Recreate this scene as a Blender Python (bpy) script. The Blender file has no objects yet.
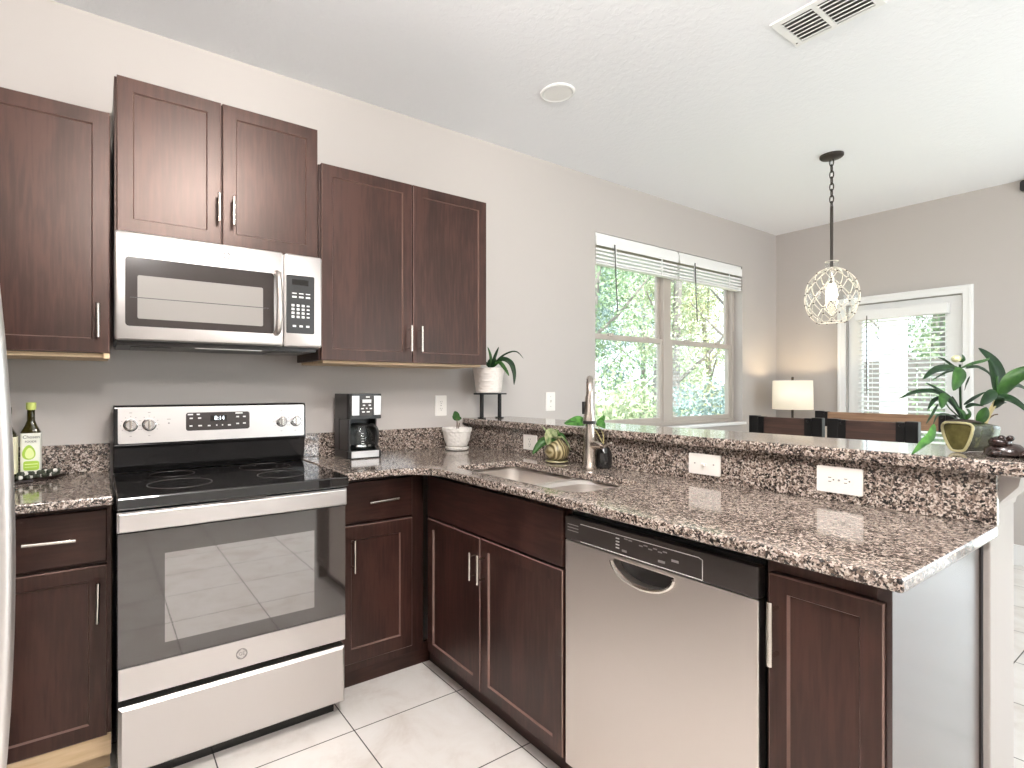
import bpy, bmesh, math, random
from mathutils import Vector, Matrix
random.seed(7)
PI = math.pi
SC = bpy.context.scene
COL = SC.collection

# ------------------------------------------------------------------ camera
cam_d = bpy.data.cameras.new('camera'); cam = bpy.data.objects.new('camera', cam_d); COL.objects.link(cam)
cam.location = (-.0438, -2.6209, 1.2972)
cam.rotation_euler = (PI/2, 0, -.5921)
cam_d.sensor_fit = 'HORIZONTAL'; cam_d.sensor_width = 36
cam_d.lens = 531.774/1024*36
cam_d.shift_x = (512-456.59)/1024; cam_d.shift_y = (388.53-384)/1024
cam_d.clip_start = .02; cam_d.clip_end = 200
SC.camera = cam

# ------------------------------------------------------------------ world, sun, exposure
W = bpy.data.worlds.new('World'); SC.world = W; W.use_nodes = True
bg = W.node_tree.nodes['Background']
bg.inputs[0].default_value = (.84, .92, 1, 1); bg.inputs[1].default_value = 2.0
sun_d = bpy.data.lights.new('sun', 'SUN'); sun = bpy.data.objects.new('sun', sun_d); COL.objects.link(sun)
sun_d.energy = 7; sun_d.angle = .03; sun_d.color = (1, .96, .90)
sun.rotation_euler = Vector((.35, .75, -.8)).to_track_quat('-Z', 'Y').to_euler()
SC.view_settings.view_transform = 'Standard'; SC.view_settings.look = 'None'
SC.view_settings.gamma = 1; SC.view_settings.use_curve_mapping = False
SC.view_settings.exposure = 0.54
SC.cycles.use_denoising = True
SC.cycles.max_bounces = 10; SC.cycles.transparent_max_bounces = 16

def area(name, loc, target, sx, sy, power, color, portal=False):
    d = bpy.data.lights.new(name, 'AREA'); o = bpy.data.objects.new(name, d); COL.objects.link(o)
    d.shape = 'RECTANGLE'; d.size = sx; d.size_y = sy; d.energy = power; d.color = color
    o.location = loc
    o.rotation_euler = (Vector(target)-Vector(loc)).to_track_quat('-Z', 'Y').to_euler()
    if portal: d.cycles.is_portal = True
    return o
XB = 5.56; ZC = 2.822; YS = -5.2; XL = -1.05
# daylight through the wide sliding door; fill light through an added rear window (outside panes)
area('daylight_sliding_door', (XB+.2, -3.5, 1.08), (0, -3.5, 1.08), 1.9, 2.05, 25, (.86, .94, 1))
area('rear_fill_light', (3.4, YS-.2, 1.4), (3.4, 0, 1.4), 2.1, 1.7, 46, (.92, .96, 1))
area('portal_window', (3.92, .16, 1.7), (3.92, -2, 1.7), 2.0, 1.45, 1, (1, 1, 1), True)
area('portal_door', (XB+.06, -.99, 1.47), (2, -.99, 1.47), .6, .95, 1, (1, 1, 1), True)

# ------------------------------------------------------------------ materials
MATS = {}
def mat(name, color=(.8, .8, .8), rough=.5, metal=0, **k):
    m = bpy.data.materials.new(name); m.use_nodes = True
    b = m.node_tree.nodes['Principled BSDF']
    b.inputs['Base Color'].default_value = (*color, 1); b.inputs['Roughness'].default_value = rough
    b.inputs['Metallic'].default_value = metal
    for kk, v in k.items(): b.inputs[kk.replace('_', ' ')].default_value = v
    MATS[name] = m
    return m, m.node_tree.nodes, m.node_tree.links, b
def coords(n, l, scale=(1, 1, 1), loc=(0, 0, 0), src='Object'):
    tc = n.new('ShaderNodeTexCoord'); mp = n.new('ShaderNodeMapping')
    mp.inputs['Scale'].default_value = scale; mp.inputs['Location'].default_value = loc
    l.new(tc.outputs[src], mp.inputs[0]); return mp.outputs[0]
def ramp(n, l, src, stops, const=False):
    r = n.new('ShaderNodeValToRGB'); e = r.color_ramp.elements
    if const: r.color_ramp.interpolation = 'CONSTANT'
    while len(e) < len(stops): e.new(.5)
    top = max(1, max(q[0] for q in stops))
    for i, (p, c) in enumerate(stops): e[i].position = p/top; e[i].color = (*c, 1)
    if top > 1:
        sc = n.new('ShaderNodeMath'); sc.operation = 'MULTIPLY'; sc.inputs[1].default_value = 1/top; l.new(src, sc.inputs[0]); src = sc.outputs[0]
    l.new(src, r.inputs[0]); return r.outputs[0]
def noise(n, l, vec, scale, detail=4, rough=.55, dist=0):
    t = n.new('ShaderNodeTexNoise'); t.inputs['Scale'].default_value = scale; t.inputs['Detail'].default_value = detail
    t.inputs['Roughness'].default_value = rough; t.inputs['Distortion'].default_value = dist
    l.new(vec, t.inputs['Vector']); return t.outputs[0]
def bump(n, l, b, src, strength, dist=.002):
    bp = n.new('ShaderNodeBump'); bp.inputs['Strength'].default_value = strength; bp.inputs['Distance'].default_value = dist
    l.new(src, bp.inputs['Height']); l.new(bp.outputs[0], b.inputs['Normal'])

def make_materials():
    m, n, l, b = mat('wall_paint', (.482, .448, .424), .75)
    bump(n, l, b, noise(n, l, coords(n, l), 130, 3), .12, .002)
    m, n, l, b = mat('ceiling_paint', (.85, .86, .885), .9)
    v = coords(n, l); ns = noise(n, l, v, 30, 4, .6, .4)
    bump(n, l, b, ramp(n, l, ns, [(.44, (0, 0, 0)), (.56, (1, 1, 1))]), .22, .003)
    mat('white_trim', (.82, .82, .81), .35)
    mat('white_plastic', (.80, .765, .72), .35)
    mat('vinyl_frame', (.46, .41, .365), .4)
    mat('white_slat', (.86, .86, .85), .45)
    # dark stained wood
    for nm, sc in (('dark_wood', (26, 26, 2.2)), ('dark_wood_flat', (2.2, 2.2, 26))):
        m, n, l, b = mat(nm, (.06, .025, .02), .33)
        v = coords(n, l, tuple(q*2 for q in sc)); ns = noise(n, l, v, 1.6, 3, .5, .1)
        big = noise(n, l, coords(n, l, (1.6, 1.6, .55)), 3.5, 3, .5, .6)
        mm = n.new('ShaderNodeMath'); mm.operation = 'MULTIPLY_ADD'; l.new(big, mm.inputs[0]); mm.inputs[1].default_value = 1.1; l.new(ns, mm.inputs[2])
        l.new(ramp(n, l, mm.outputs[0], [(.75, (.0135, .0056, .0046)), (1.0, (.0235, .0094, .0075)), (1.25, (.042, .0172, .0135))]), b.inputs['Base Color'])
        b.inputs['Roughness'].default_value = .35; b.inputs['Specular Tint'].default_value = (1, .80, .72, 1)
        b.inputs['Specular IOR Level'].default_value = .5
    mat('worn_lit_edge', (.15, .088, .072), .4)  # stain worn at recess bevels; on outer rims, painted-in light caught by door edges
    mat('end_panel_laminate', (.035, .018, .015), .2, 0, Coat_Weight=.3, Coat_Roughness=.15)
    mat('cabinet_dark_strip', (.006, .004, .004), .6)  # near-black finish of the stile behind the end panel
    m, n, l, b = mat('maple', (.62, .45, .27), .5)
    l.new(ramp(n, l, noise(n, l, coords(n, l, (3, 30, 30)), 1.5, 4), [(.3, (.52, .36, .20)), (.7, (.70, .53, .34))]), b.inputs['Base Color'])
    # granite
    m, n, l, b = mat('granite', (.2, .17, .15), .09)
    v = coords(n, l)
    dn = n.new('ShaderNodeTexNoise'); dn.inputs['Scale'].default_value = 90; l.new(v, dn.inputs['Vector'])
    ad = n.new('ShaderNodeVectorMath'); ad.operation = 'MULTIPLY_ADD'; l.new(dn.outputs[1], ad.inputs[0])
    ad.inputs[1].default_value = (.012, .012, .012); l.new(v, ad.inputs[2])
    v1 = n.new('ShaderNodeTexVoronoi'); v1.inputs['Scale'].default_value = 150; l.new(ad.outputs[0], v1.inputs['Vector'])
    v2 = n.new('ShaderNodeTexVoronoi'); v2.inputs['Scale'].default_value = 300; l.new(v, v2.inputs['Vector'])
    s1 = n.new('ShaderNodeSeparateColor'); l.new(v1.outputs['Color'], s1.inputs[0])
    s2 = n.new('ShaderNodeSeparateColor'); l.new(v2.outputs['Color'], s2.inputs[0])
    big = noise(n, l, v, 7, 3)
    a1 = n.new('ShaderNodeMath'); a1.operation = 'MULTIPLY_ADD'; l.new(big, a1.inputs[0]); a1.inputs[1].default_value = .5; l.new(s1.outputs[0], a1.inputs[2])
    c1 = ramp(n, l, a1.outputs[0], [(0, (.012, .010, .010)), (.43, (.045, .034, .030)), (.55, (.15, .11, .09)), (.78, (.30, .24, .205)), (1.0, (.50, .43, .38))], True)
    c2 = ramp(n, l, s2.outputs[1], [(0, (.010, .009, .009)), (.35, (.10, .075, .06)), (.65, (.36, .29, .25)), (.9, (.55, .48, .42))], True)
    mix = n.new('ShaderNodeMix'); mix.data_type = 'RGBA'; l.new(c1, mix.inputs[6]); l.new(c2, mix.inputs[7])
    l.new(ramp(n, l, s2.outputs[2], [(0, (0, 0, 0)), (.55, (.85, .85, .85))], True), mix.inputs[0])
    l.new(mix.outputs[2], b.inputs['Base Color']); b.inputs['Specular IOR Level'].default_value = .85
    # tile floor
    m, n, l, b = mat('floor_tile', (.8, .74, .68), .16)
    br = n.new('ShaderNodeTexBrick'); br.offset = 0; br.squash = 1
    br.inputs['Scale'].default_value = 1; br.inputs['Brick Width'].default_value = .467; br.inputs['Row Height'].default_value = .425
    br.inputs['Mortar Size'].default_value = .0024; br.inputs['Mortar Smooth'].default_value = .1; br.inputs['Bias'].default_value = 0
    l.new(coords(n, l, loc=(-.293+.467*20, .73+.425*30, 0)), br.inputs['Vector'])
    v = coords(n, l); ns = noise(n, l, v, 5, 7, .65, .6)
    tc = ramp(n, l, ns, [(.3, (.70, .64, .59)), (.5, (.80, .76, .72)), (.7, (.84, .81, .78))])
    l.new(tc, br.inputs['Color1']); l.new(tc, br.inputs['Color2']); br.inputs['Mortar'].default_value = (.06, .05, .045, 1)
    l.new(br.outputs['Color'], b.inputs['Base Color'])
    l.new(ramp(n, l, br.outputs['Fac'], [(0, (.17, .17, .17)), (1, (.7, .7, .7))]), b.inputs['Roughness'])
    inv = n.new('ShaderNodeMath'); inv.operation = 'SUBTRACT'; inv.inputs[0].default_value = 1; l.new(br.outputs['Fac'], inv.inputs[1])
    bump(n, l, b, inv.outputs[0], .4, .002)
    # metals
    for nm, sc, c, r in (('steel', (2, 2, 220), (.68, .65, .635), .40), ('steel_vertical', (220, 220, 2), (.66, .605, .57), .34)):
        m, n, l, b = mat(nm, c, r, 1)
        ns = noise(n, l, coords(n, l, sc), 3, 3)
        l.new(ramp(n, l, ns, [(.3, (r-.02,)*3), (.7, (r+.02,)*3)]), b.inputs['Roughness']); bump(n, l, b, ns, .006, .001)
    mat('brushed_nickel', (.66, .62, .57), .22, 1)
    mat('nickel_faucet', (.55, .49, .44), .24, 1)
    mat('sink_steel', (.76, .71, .67), .36, 1)
    mat('chrome', (.8, .8, .8), .08, 1)
    m, n, l, b = mat('black_glass', (.012, .011, .011), .03); b.inputs['IOR'].default_value = 1.65
    m, n, l, b = mat('oven_glass', (.03, .024, .021), .03); b.inputs['IOR'].default_value = 3.4
    m, n, l, b = mat('oven_glass_frame', (.02, .016, .014), .05); b.inputs['IOR'].default_value = 2.0
    m, n, l, b = mat('microwave_window', (.28, .26, .245), .12); b.inputs['IOR'].default_value = 1.7
    mat('microwave_black', (.035, .028, .026), .15)
    mat('black_enamel', (.014, .013, .013), .14)
    mat('black_plastic', (.018, .017, .017), .3)
    mat('charcoal_plastic', (.038, .03, .027), .32)
    mat('grey_plastic', (.09, .085, .08), .35)
    mat('black_metal', (.015, .014, .014), .4, .6)
    mat('white_print', (.75, .75, .73), .5)
    mat('grey_print', (.28, .27, .26), .5)
    m, n, l, b = mat('display_digits', (.9, .95, 1), .5); b.inputs['Emission Color'].default_value = (.85, .95, 1, 1); b.inputs['Emission Strength'].default_value = 1.4
    # glass
    m = bpy.data.materials.new('window_glass'); m.use_nodes = True; MATS['window_glass'] = m
    n, l = m.node_tree.nodes, m.node_tree.links
    for x in list(n):
        if x.type != 'OUTPUT_MATERIAL': n.remove(x)
    out = [x for x in n][0]
    tr = n.new('ShaderNodeBsdfTransparent'); tr.inputs[0].default_value = (.97, .985, .98, 1); gl = n.new('ShaderNodeBsdfGlossy'); gl.inputs['Roughness'].default_value = .01
    fr = n.new('ShaderNodeFresnel'); ge = n.new('ShaderNodeNewGeometry'); mr = n.new('ShaderNodeMapRange'); l.new(ge.outputs['Backfacing'], mr.inputs[0]); mr.inputs[3].default_value = 1.5; mr.inputs[4].default_value = 1/1.5; l.new(mr.outputs[0], fr.inputs[0]); mx = n.new('ShaderNodeMixShader')
    l.new(fr.outputs[0], mx.inputs[0]); l.new(tr.outputs[0], mx.inputs[1]); l.new(gl.outputs[0], mx.inputs[2]); l.new(mx.outputs[0], out.inputs[0])
    m2 = m.copy(); m2.name = 'clear_glass'; MATS['clear_glass'] = m2
    m, n, l, b = mat('oil_glass', (.045, .036, .006), .05); b.inputs['Transmission Weight'].default_value = .5; b.inputs['IOR'].default_value = 1.5
    mat('label_white', (.80, .80, .72), .5); mat('label_cream', (.72, .68, .48), .5); mat('label_green', (.36, .55, .06), .5)
    mat('avocado_light', (.72, .80, .36), .5); mat('label_ink', (.03, .035, .02), .5); mat('cap_green', (.62, .70, .20), .4)
    # ceramics, plants
    m, n, l, b = mat('white_ceramic', (.78, .75, .71), .35)
    ck = n.new('ShaderNodeTexVoronoi'); ck.inputs['Scale'].default_value = 60; l.new(coords(n, l), ck.inputs['Vector']); bump(n, l, b, ck.outputs[0], .8, .006)
    m, n, l, b = mat('scaled_ceramic', (.80, .74, .69), .4)
    wv = n.new('ShaderNodeTexWave'); wv.inputs['Scale'].default_value = 22; wv.bands_direction = 'DIAGONAL'; l.new(coords(n, l), wv.inputs['Vector'])
    w2 = n.new('ShaderNodeTexWave'); w2.inputs['Scale'].default_value = 22; w2.bands_direction = 'DIAGONAL'; l.new(coords(n, l, (-1, -1, 1)), w2.inputs['Vector'])
    mm = n.new('ShaderNodeMath'); mm.operation = 'MULTIPLY'; l.new(wv.outputs[1], mm.inputs[0]); l.new(w2.outputs[1], mm.inputs[1]); bump(n, l, b, mm.outputs[0], .7, .004)
    def leafm(nm, c1, c2):
        m, n, l, b = mat(nm, c1, .45, 0, Specular_IOR_Level=.25)
        l.new(ramp(n, l, noise(n, l, coords(n, l, (25, 25, 25)), 2, 3), [(.35, c1), (.65, c2)]), b.inputs['Base Color'])
        b.inputs['Subsurface Weight'].default_value = 0
    leafm('leaf_dark', (.005, .020, .006), (.010, .036, .009)); leafm('leaf_mid', (.012, .050, .008), (.032, .095, .016))
    leafm('leaf_bright', (.022, .09, .014), (.07, .20, .035)); leafm('leaf_pale', (.10, .16, .05), (.34, .36, .20))
    mat('cane', (.42, .36, .17), .6); mat('soil', (.03, .02, .015), .9); mat('bud', (.55, .55, .32), .6); mat('brown_stem', (.10, .06, .03), .7)
    m, n, l, b = mat('jade_glaze', (.09, .10, .05), .25)
    l.new(ramp(n, l, noise(n, l, coords(n, l), 45, 5), [(.35, (.016, .024, .012)), (.6, (.055, .062, .03)), (.75, (.15, .15, .08))]), b.inputs['Base Color'])
    m, n, l, b = mat('olive_glaze', (.15, .13, .04), .22)
    l.new(ramp(n, l, noise(n, l, coords(n, l), 30, 4), [(.35, (.04, .037, .010)), (.65, (.11, .095, .032))]), b.inputs['Base Color'])
    mat('cream_glaze', (.36, .33, .18), .3)
    mat('dark_stone', (.022, .012, .010), .16)
    m, n, l, b = mat('gourd_glaze', (.2, .17, .09), .3)
    wv = n.new('ShaderNodeTexWave'); wv.inputs['Scale'].default_value = 20; wv.inputs['Distortion'].default_value = 6; l.new(coords(n, l, (1, 1, .35)), wv.inputs['Vector'])
    l.new(ramp(n, l, wv.outputs[1], [(.2, (.09, .065, .02)), (.6, (.25, .20, .09)), (.9, (.42, .36, .22))]), b.inputs['Base Color'])
    # furniture
    m, n, l, b = mat('rustic_wood', (.09, .045, .03), .5)
    l.new(ramp(n, l, noise(n, l, coords(n, l, (12, 2, 30)), 1.6, 5, .6, 1), [(.3, (.022, .011, .008)), (.7, (.075, .036, .025))]), b.inputs['Base Color'])
    m, n, l, b = mat('table_wood', (.25, .15, .09), .45)
    l.new(ramp(n, l, noise(n, l, coords(n, l, (12, 2, 30)), 1.6, 5, .6, 1), [(.3, (.19, .105, .06)), (.7, (.34, .21, .125))]), b.inputs['Base Color'])
    m, n, l, b = mat('lamp_linen', (.80, .74, .64), .8)
    b.inputs['Emission Color'].default_value = (1, .80, .52, 1); b.inputs['Emission Strength'].default_value = .22
    b.inputs['Transmission Weight'].default_value = .0
    m, n, l, b = mat('bulb_glow', (1, .95, .85), .4); b.inputs['Emission Color'].default_value = (1, .87, .66, 1); b.inputs['Emission Strength'].default_value = 14
    m, n, l, b = mat('light_lens', (.9, .9, .88), .5); b.inputs['Emission Color'].default_value = (1, .955, .915, 1); b.inputs['Emission Strength'].default_value = 88
    mat('unlit_lens', (.85, .84, .82), .5)
    mat('bronze', (.05, .042, .036), .4, .7); mat('net_wire', (.75, .70, .62), .5); mat('net_bead', (.10, .08, .06), .5)
    # outdoors
    def fol(nm, a, c):
        m, n, l, b = mat(nm, a, .6)
        oi = n.new('ShaderNodeTexCoord'); l.new(ramp(n, l, noise(n, l, oi.outputs['Object'], 1.3, 2), [(.35, a), (.65, c)]), b.inputs['Base Color'])
        b.inputs['Transmission Weight'].default_value = 0
    fol('foliage_green', (.16, .27, .15), (.34, .44, .28)); fol('foliage_pale', (.38, .47, .28), (.56, .60, .44)); fol('foliage_gold', (.50, .46, .24), (.42, .46, .28)); fol('foliage_blue', (.20, .30, .30), (.34, .44, .44))
    mat('bark', (.22, .20, .19), .9); mat('lawn', (.24, .30, .14), .95)
    mat('white_siding', (.78, .77, .74), .6); mat('dark_screen', (.05, .06, .06), .5)
make_materials()

# ------------------------------------------------------------------ mesh helpers
TY = lambda y0: (lambda a, b, c: Vector((a, y0-c, b)))     # a face towards -y: a along x, b up, c out
TX = lambda x0: (lambda a, b, c: Vector((x0-c, a, b)))     # a face towards -x: a along y, b up, c out
TZ = lambda z0: (lambda a, b, c: Vector((a, b, z0+c)))
class MB:
    def __init__(s): s.b = bmesh.new()
    def quad_hex(s, P):
        v = [s.b.verts.new(p) for p in P]
        for f in ((0, 3, 2, 1), (4, 5, 6, 7), (0, 1, 5, 4), (1, 2, 6, 5), (2, 3, 7, 6), (3, 0, 4, 7)): s.b.faces.new([v[i] for i in f])
        return s
    def box(s, x0, x1, y0, y1, z0, z1, T=None):
        T = T or (lambda a, b, c: Vector((a, b, c)))
        return s.quad_hex([T(*p) for p in ((x0, y0, z0), (x1, y0, z0), (x1, y1, z0), (x0, y1, z0), (x0, y0, z1), (x1, y0, z1), (x1, y1, z1), (x0, y1, z1))])
    def rings(s, R, cap0=True, cap1=True, closed=False):
        V = [[s.b.verts.new(p) for p in r] for r in R]; n = len(R[0])
        pairs = list(zip(V, V[1:])) + ([(V[-1], V[0])] if closed else [])
        for A, B in pairs:
            for i in range(n): s.b.faces.new((A[i], A[(i+1) % n], B[(i+1) % n], B[i]))
        if not closed:
            if cap0: s.b.faces.new(V[0][::-1])
            if cap1: s.b.faces.new(V[-1])
        return s
    def lathe(s, prof, c=(0, 0, 0), n=28, axis='z', cap0=True, cap1=True, sx=1, sy=1):
        R = []
        for r, z in prof:
            ring = []
            for i in range(n):
                a = 2*PI*i/n; p = (r*math.cos(a)*sx, r*math.sin(a)*sy, z)
                if axis == 'y': p = (p[0], -p[2], p[1])
                if axis == 'x': p = (-p[2], p[0], p[1])
                ring.append(Vector(p)+Vector(c))
            R.append(ring)
        return s.rings(R, cap0, cap1)
    def tube(s, pts, r, n=8, closed=False):
        P = [Vector(p) for p in pts]; R = []; m = len(P)
        rr = r if isinstance(r, (list, tuple)) else [r]*m
        u = None
        for i, p in enumerate(P):
            t = (P[(i+1) % m]-P[i-1]) if closed else (P[min(i+1, m-1)]-P[max(i-1, 0)])
            t = t.normalized() if t.length > 1e-9 else Vector((0, 0, 1))
            if u is None: u = t.orthogonal().normalized()
            else:
                u = u-t*u.dot(t)
                u = u.normalized() if u.length > 1e-6 else t.orthogonal().normalized()
            w = t.cross(u)
            R.append([p+rr[i]*(u*math.cos(2*PI*k/n)+w*math.sin(2*PI*k/n)) for k in range(n)])
        return s.rings(R, closed=closed)
    def sphere(s, c, r, n=12, sz=1):
        prof = [(max(r*math.sin(PI*i/n), 1e-4), -r*sz*math.cos(PI*i/n)) for i in range(n+1)]
        return s.lathe(prof, c, max(10, n))
    def prism(s, outline, T, c0, c1, holes=()):
        """a flat plate of any outline with holes, from depth c0 to c1"""
        t = bmesh.new(); E = []
        for loop in [outline, *holes]:
            vs = [t.verts.new((p[0], p[1], 0)) for p in loop]
            E += [t.edges.new((vs[i], vs[(i+1) % len(vs)])) for i in range(len(vs))]
        bmesh.ops.triangle_fill(t, use_beauty=True, use_dissolve=False, edges=E)
        t.verts.index_update(); vs = [v.co.copy() for v in t.verts]; fs = [[v.index for v in f.verts] for f in t.faces]
        A = [s.b.verts.new(T(p.x, p.y, c0)) for p in vs]; B = [s.b.verts.new(T(p.x, p.y, c1)) for p in vs]
        for f in fs: s.b.faces.new([A[i] for i in f][::-1]); s.b.faces.new([B[i] for i in f])
        k = 0
        for loop in [outline, *holes]:
            n = len(loop)
            for i in range(n):
                a, b = k+i, k+(i+1) % n; s.b.faces.new((A[a], A[b], B[b], B[a]))
            k += n
        t.free(); return s
    def shaker(s, T, a0, a1, b0, b1, t=.020, rail=.055, rec=.008, bev=.004):
        R = []
        for ins, c in ((0, 0), (0, t-.003), (.003, t), (rail, t), (rail+bev, t-rec)):
            R.append([T(a0+ins, b0+ins, c), T(a1-ins, b0+ins, c), T(a1-ins, b1-ins, c), T(a0+ins, b1-ins, c)])
        s.rings(R); s.b.faces.ensure_lookup_table()
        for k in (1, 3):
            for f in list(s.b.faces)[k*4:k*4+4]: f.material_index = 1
        return s
    def leaf(s, pts, w, fold=.18, up=None, n=10):
        P = smooth(pts, n); m = len(P); up = Vector(up or (0, 0, 1)); rows = []
        for i, p in enumerate(P):
            t = (P[min(i+1, m-1)]-P[max(i-1, 0)]).normalized()
            sd = t.cross(up); sd = sd.normalized() if sd.length > 1e-3 else Vector((1, 0, 0)); nn = sd.cross(t)
            f = i/(m-1); ww = w*.5*max(.06, math.sin(PI*min(1, f**.8))**.75) if f < 1 else w*.02
            rows.append([s.b.verts.new(p+sd*ww+nn*ww*fold), s.b.verts.new(p), s.b.verts.new(p-sd*ww+nn*ww*fold)])
        for A, B in zip(rows, rows[1:]):
            s.b.faces.new((A[0], A[1], B[1], B[0])); s.b.faces.new((A[1], A[2], B[2], B[1]))
        return s
def smooth(pts, n=10):
    P = [Vector(p) for p in pts]
    if len(P) == 2: return [P[0].lerp(P[1], i/n) for i in range(n+1)]
    out = []; m = len(P)-1
    for i in range(n*m//2+1):
        t = i/(n*m//2)*m; k = min(int(t), m-1); f = t-k
        p0 = P[max(k-1, 0)]; p1 = P[k]; p2 = P[k+1]; p3 = P[min(k+2, m)]
        out.append(.5*((2*p1)+(p2-p0)*f+(2*p0-5*p1+4*p2-p3)*f*f+(3*p1-p0-3*p2+p3)*f**3))
    return out
def rrect(a0, a1, b0, b1, r, n=5):
    P = []
    for cx, cy, s in ((a1-r, b1-r, 0), (a0+r, b1-r, 1), (a0+r, b0+r, 2), (a1-r, b0+r, 3)):
        for i in range(n+1):
            t = PI/2*(s+i/n); P.append((cx+r*math.cos(t), cy+r*math.sin(t)))
    return P
def circle(a, b, r, n=24): return [(a+r*math.cos(2*PI*i/n), b+r*math.sin(2*PI*i/n)) for i in range(n)]

ROOT = {}
def origin_of(o):
    return o.matrix_world.translation if False else Vector(o.get('_o', (0, 0, 0)))
def link(name, mb, m, parent=None, bevel=0, smooth_=False, at=None, solid=0):
    """one mesh object; vertices are given in room coordinates and moved to the object's own origin"""
    me = bpy.data.meshes.new(name)
    bmesh.ops.recalc_face_normals(mb.b, faces=mb.b.faces)
    root = Vector(BASE[parent.name]) if parent else Vector(at or (0, 0, 0))
    bmesh.ops.translate(mb.b, verts=mb.b.verts, vec=-root)
    if smooth_:
        for f in mb.b.faces: f.smooth = True
    mb.b.to_mesh(me); mb.b.free()
    me.materials.append(MATS[m] if isinstance(m, str) else m)
    if smooth_ and hasattr(me, 'set_sharp_from_angle'): me.set_sharp_from_angle(angle=math.radians(40))
    o = bpy.data.objects.new(name, me); COL.objects.link(o)
    if parent: o.parent = parent; BASE[o.name] = root
    else: o.location = root; BASE[o.name] = root
    if bevel:
        bv = o.modifiers.new('bevel', 'BEVEL'); bv.width = bevel; bv.segments = 2; bv.limit_method = 'ANGLE'; bv.angle_limit = math.radians(40)
    if solid:
        sm = o.modifiers.new('thickness', 'SOLIDIFY'); sm.thickness = solid; sm.offset = 0
    return o
BASE = {}
def tag(o, label, cat, group=None):
    o['label'] = label; o['category'] = cat
    if group: o['group'] = group
    return o
def thing(name, loc, label, cat, group=None):
    o = bpy.data.objects.new(name, None); COL.objects.link(o); o.location = loc; o.empty_display_size = .05
    BASE[o.name] = Vector(loc)
    return tag(o, label, cat, group)
def struct(name, mb, m, **k):
    o = link(name, mb, m, **k)
    if not k.get('parent'): o['kind'] = 'structure'
    return o
def text(name, body, T, a, b, c, size, m, parent, align='CENTER', depth=.0006):
    cu = bpy.data.curves.new(name, 'FONT'); cu.body = body; cu.size = size; cu.align_x = align; cu.align_y = 'CENTER'; cu.extrude = depth
    to = bpy.data.objects.new(name, cu); COL.objects.link(to)
    bpy.context.view_layer.update()
    me = bpy.data.meshes.new_from_object(to.evaluated_get(bpy.context.evaluated_depsgraph_get()))
    bpy.data.objects.remove(to); bpy.data.curves.remove(cu)
    root = Vector(BASE[parent.name])
    sgn = -1 if T(1, 0, 0).y-T(0, 0, 0).y > .5 else 1      # on a face towards -x, reading runs along -y
    for v in me.vertices: v.co = T(a+sgn*v.co.x, b+v.co.y, c+v.co.z)-root
    me.materials.clear(); me.materials.append(MATS[m])
    o = bpy.data.objects.new(name, me); COL.objects.link(o); o.parent = parent; BASE[o.name] = root
    return o
def pull(parent, T, p, q, out=.034, r=.0062, post=.72):
    """bar pull from p to q (a, b) on a face"""
    mb = MB(); A = T(*p, out); B = T(*q, out); mb.tube([A, B], r, 10)
    for f in ((1-post)/2, (1+post)/2):
        a = p[0]+(q[0]-p[0])*f; b = p[1]+(q[1]-p[1])*f
        mb.tube([T(a, b, -.001), T(a, b, out)], r*.75, 8)
    return link('handle', mb, 'brushed_nickel', parent, smooth_=True)

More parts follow.
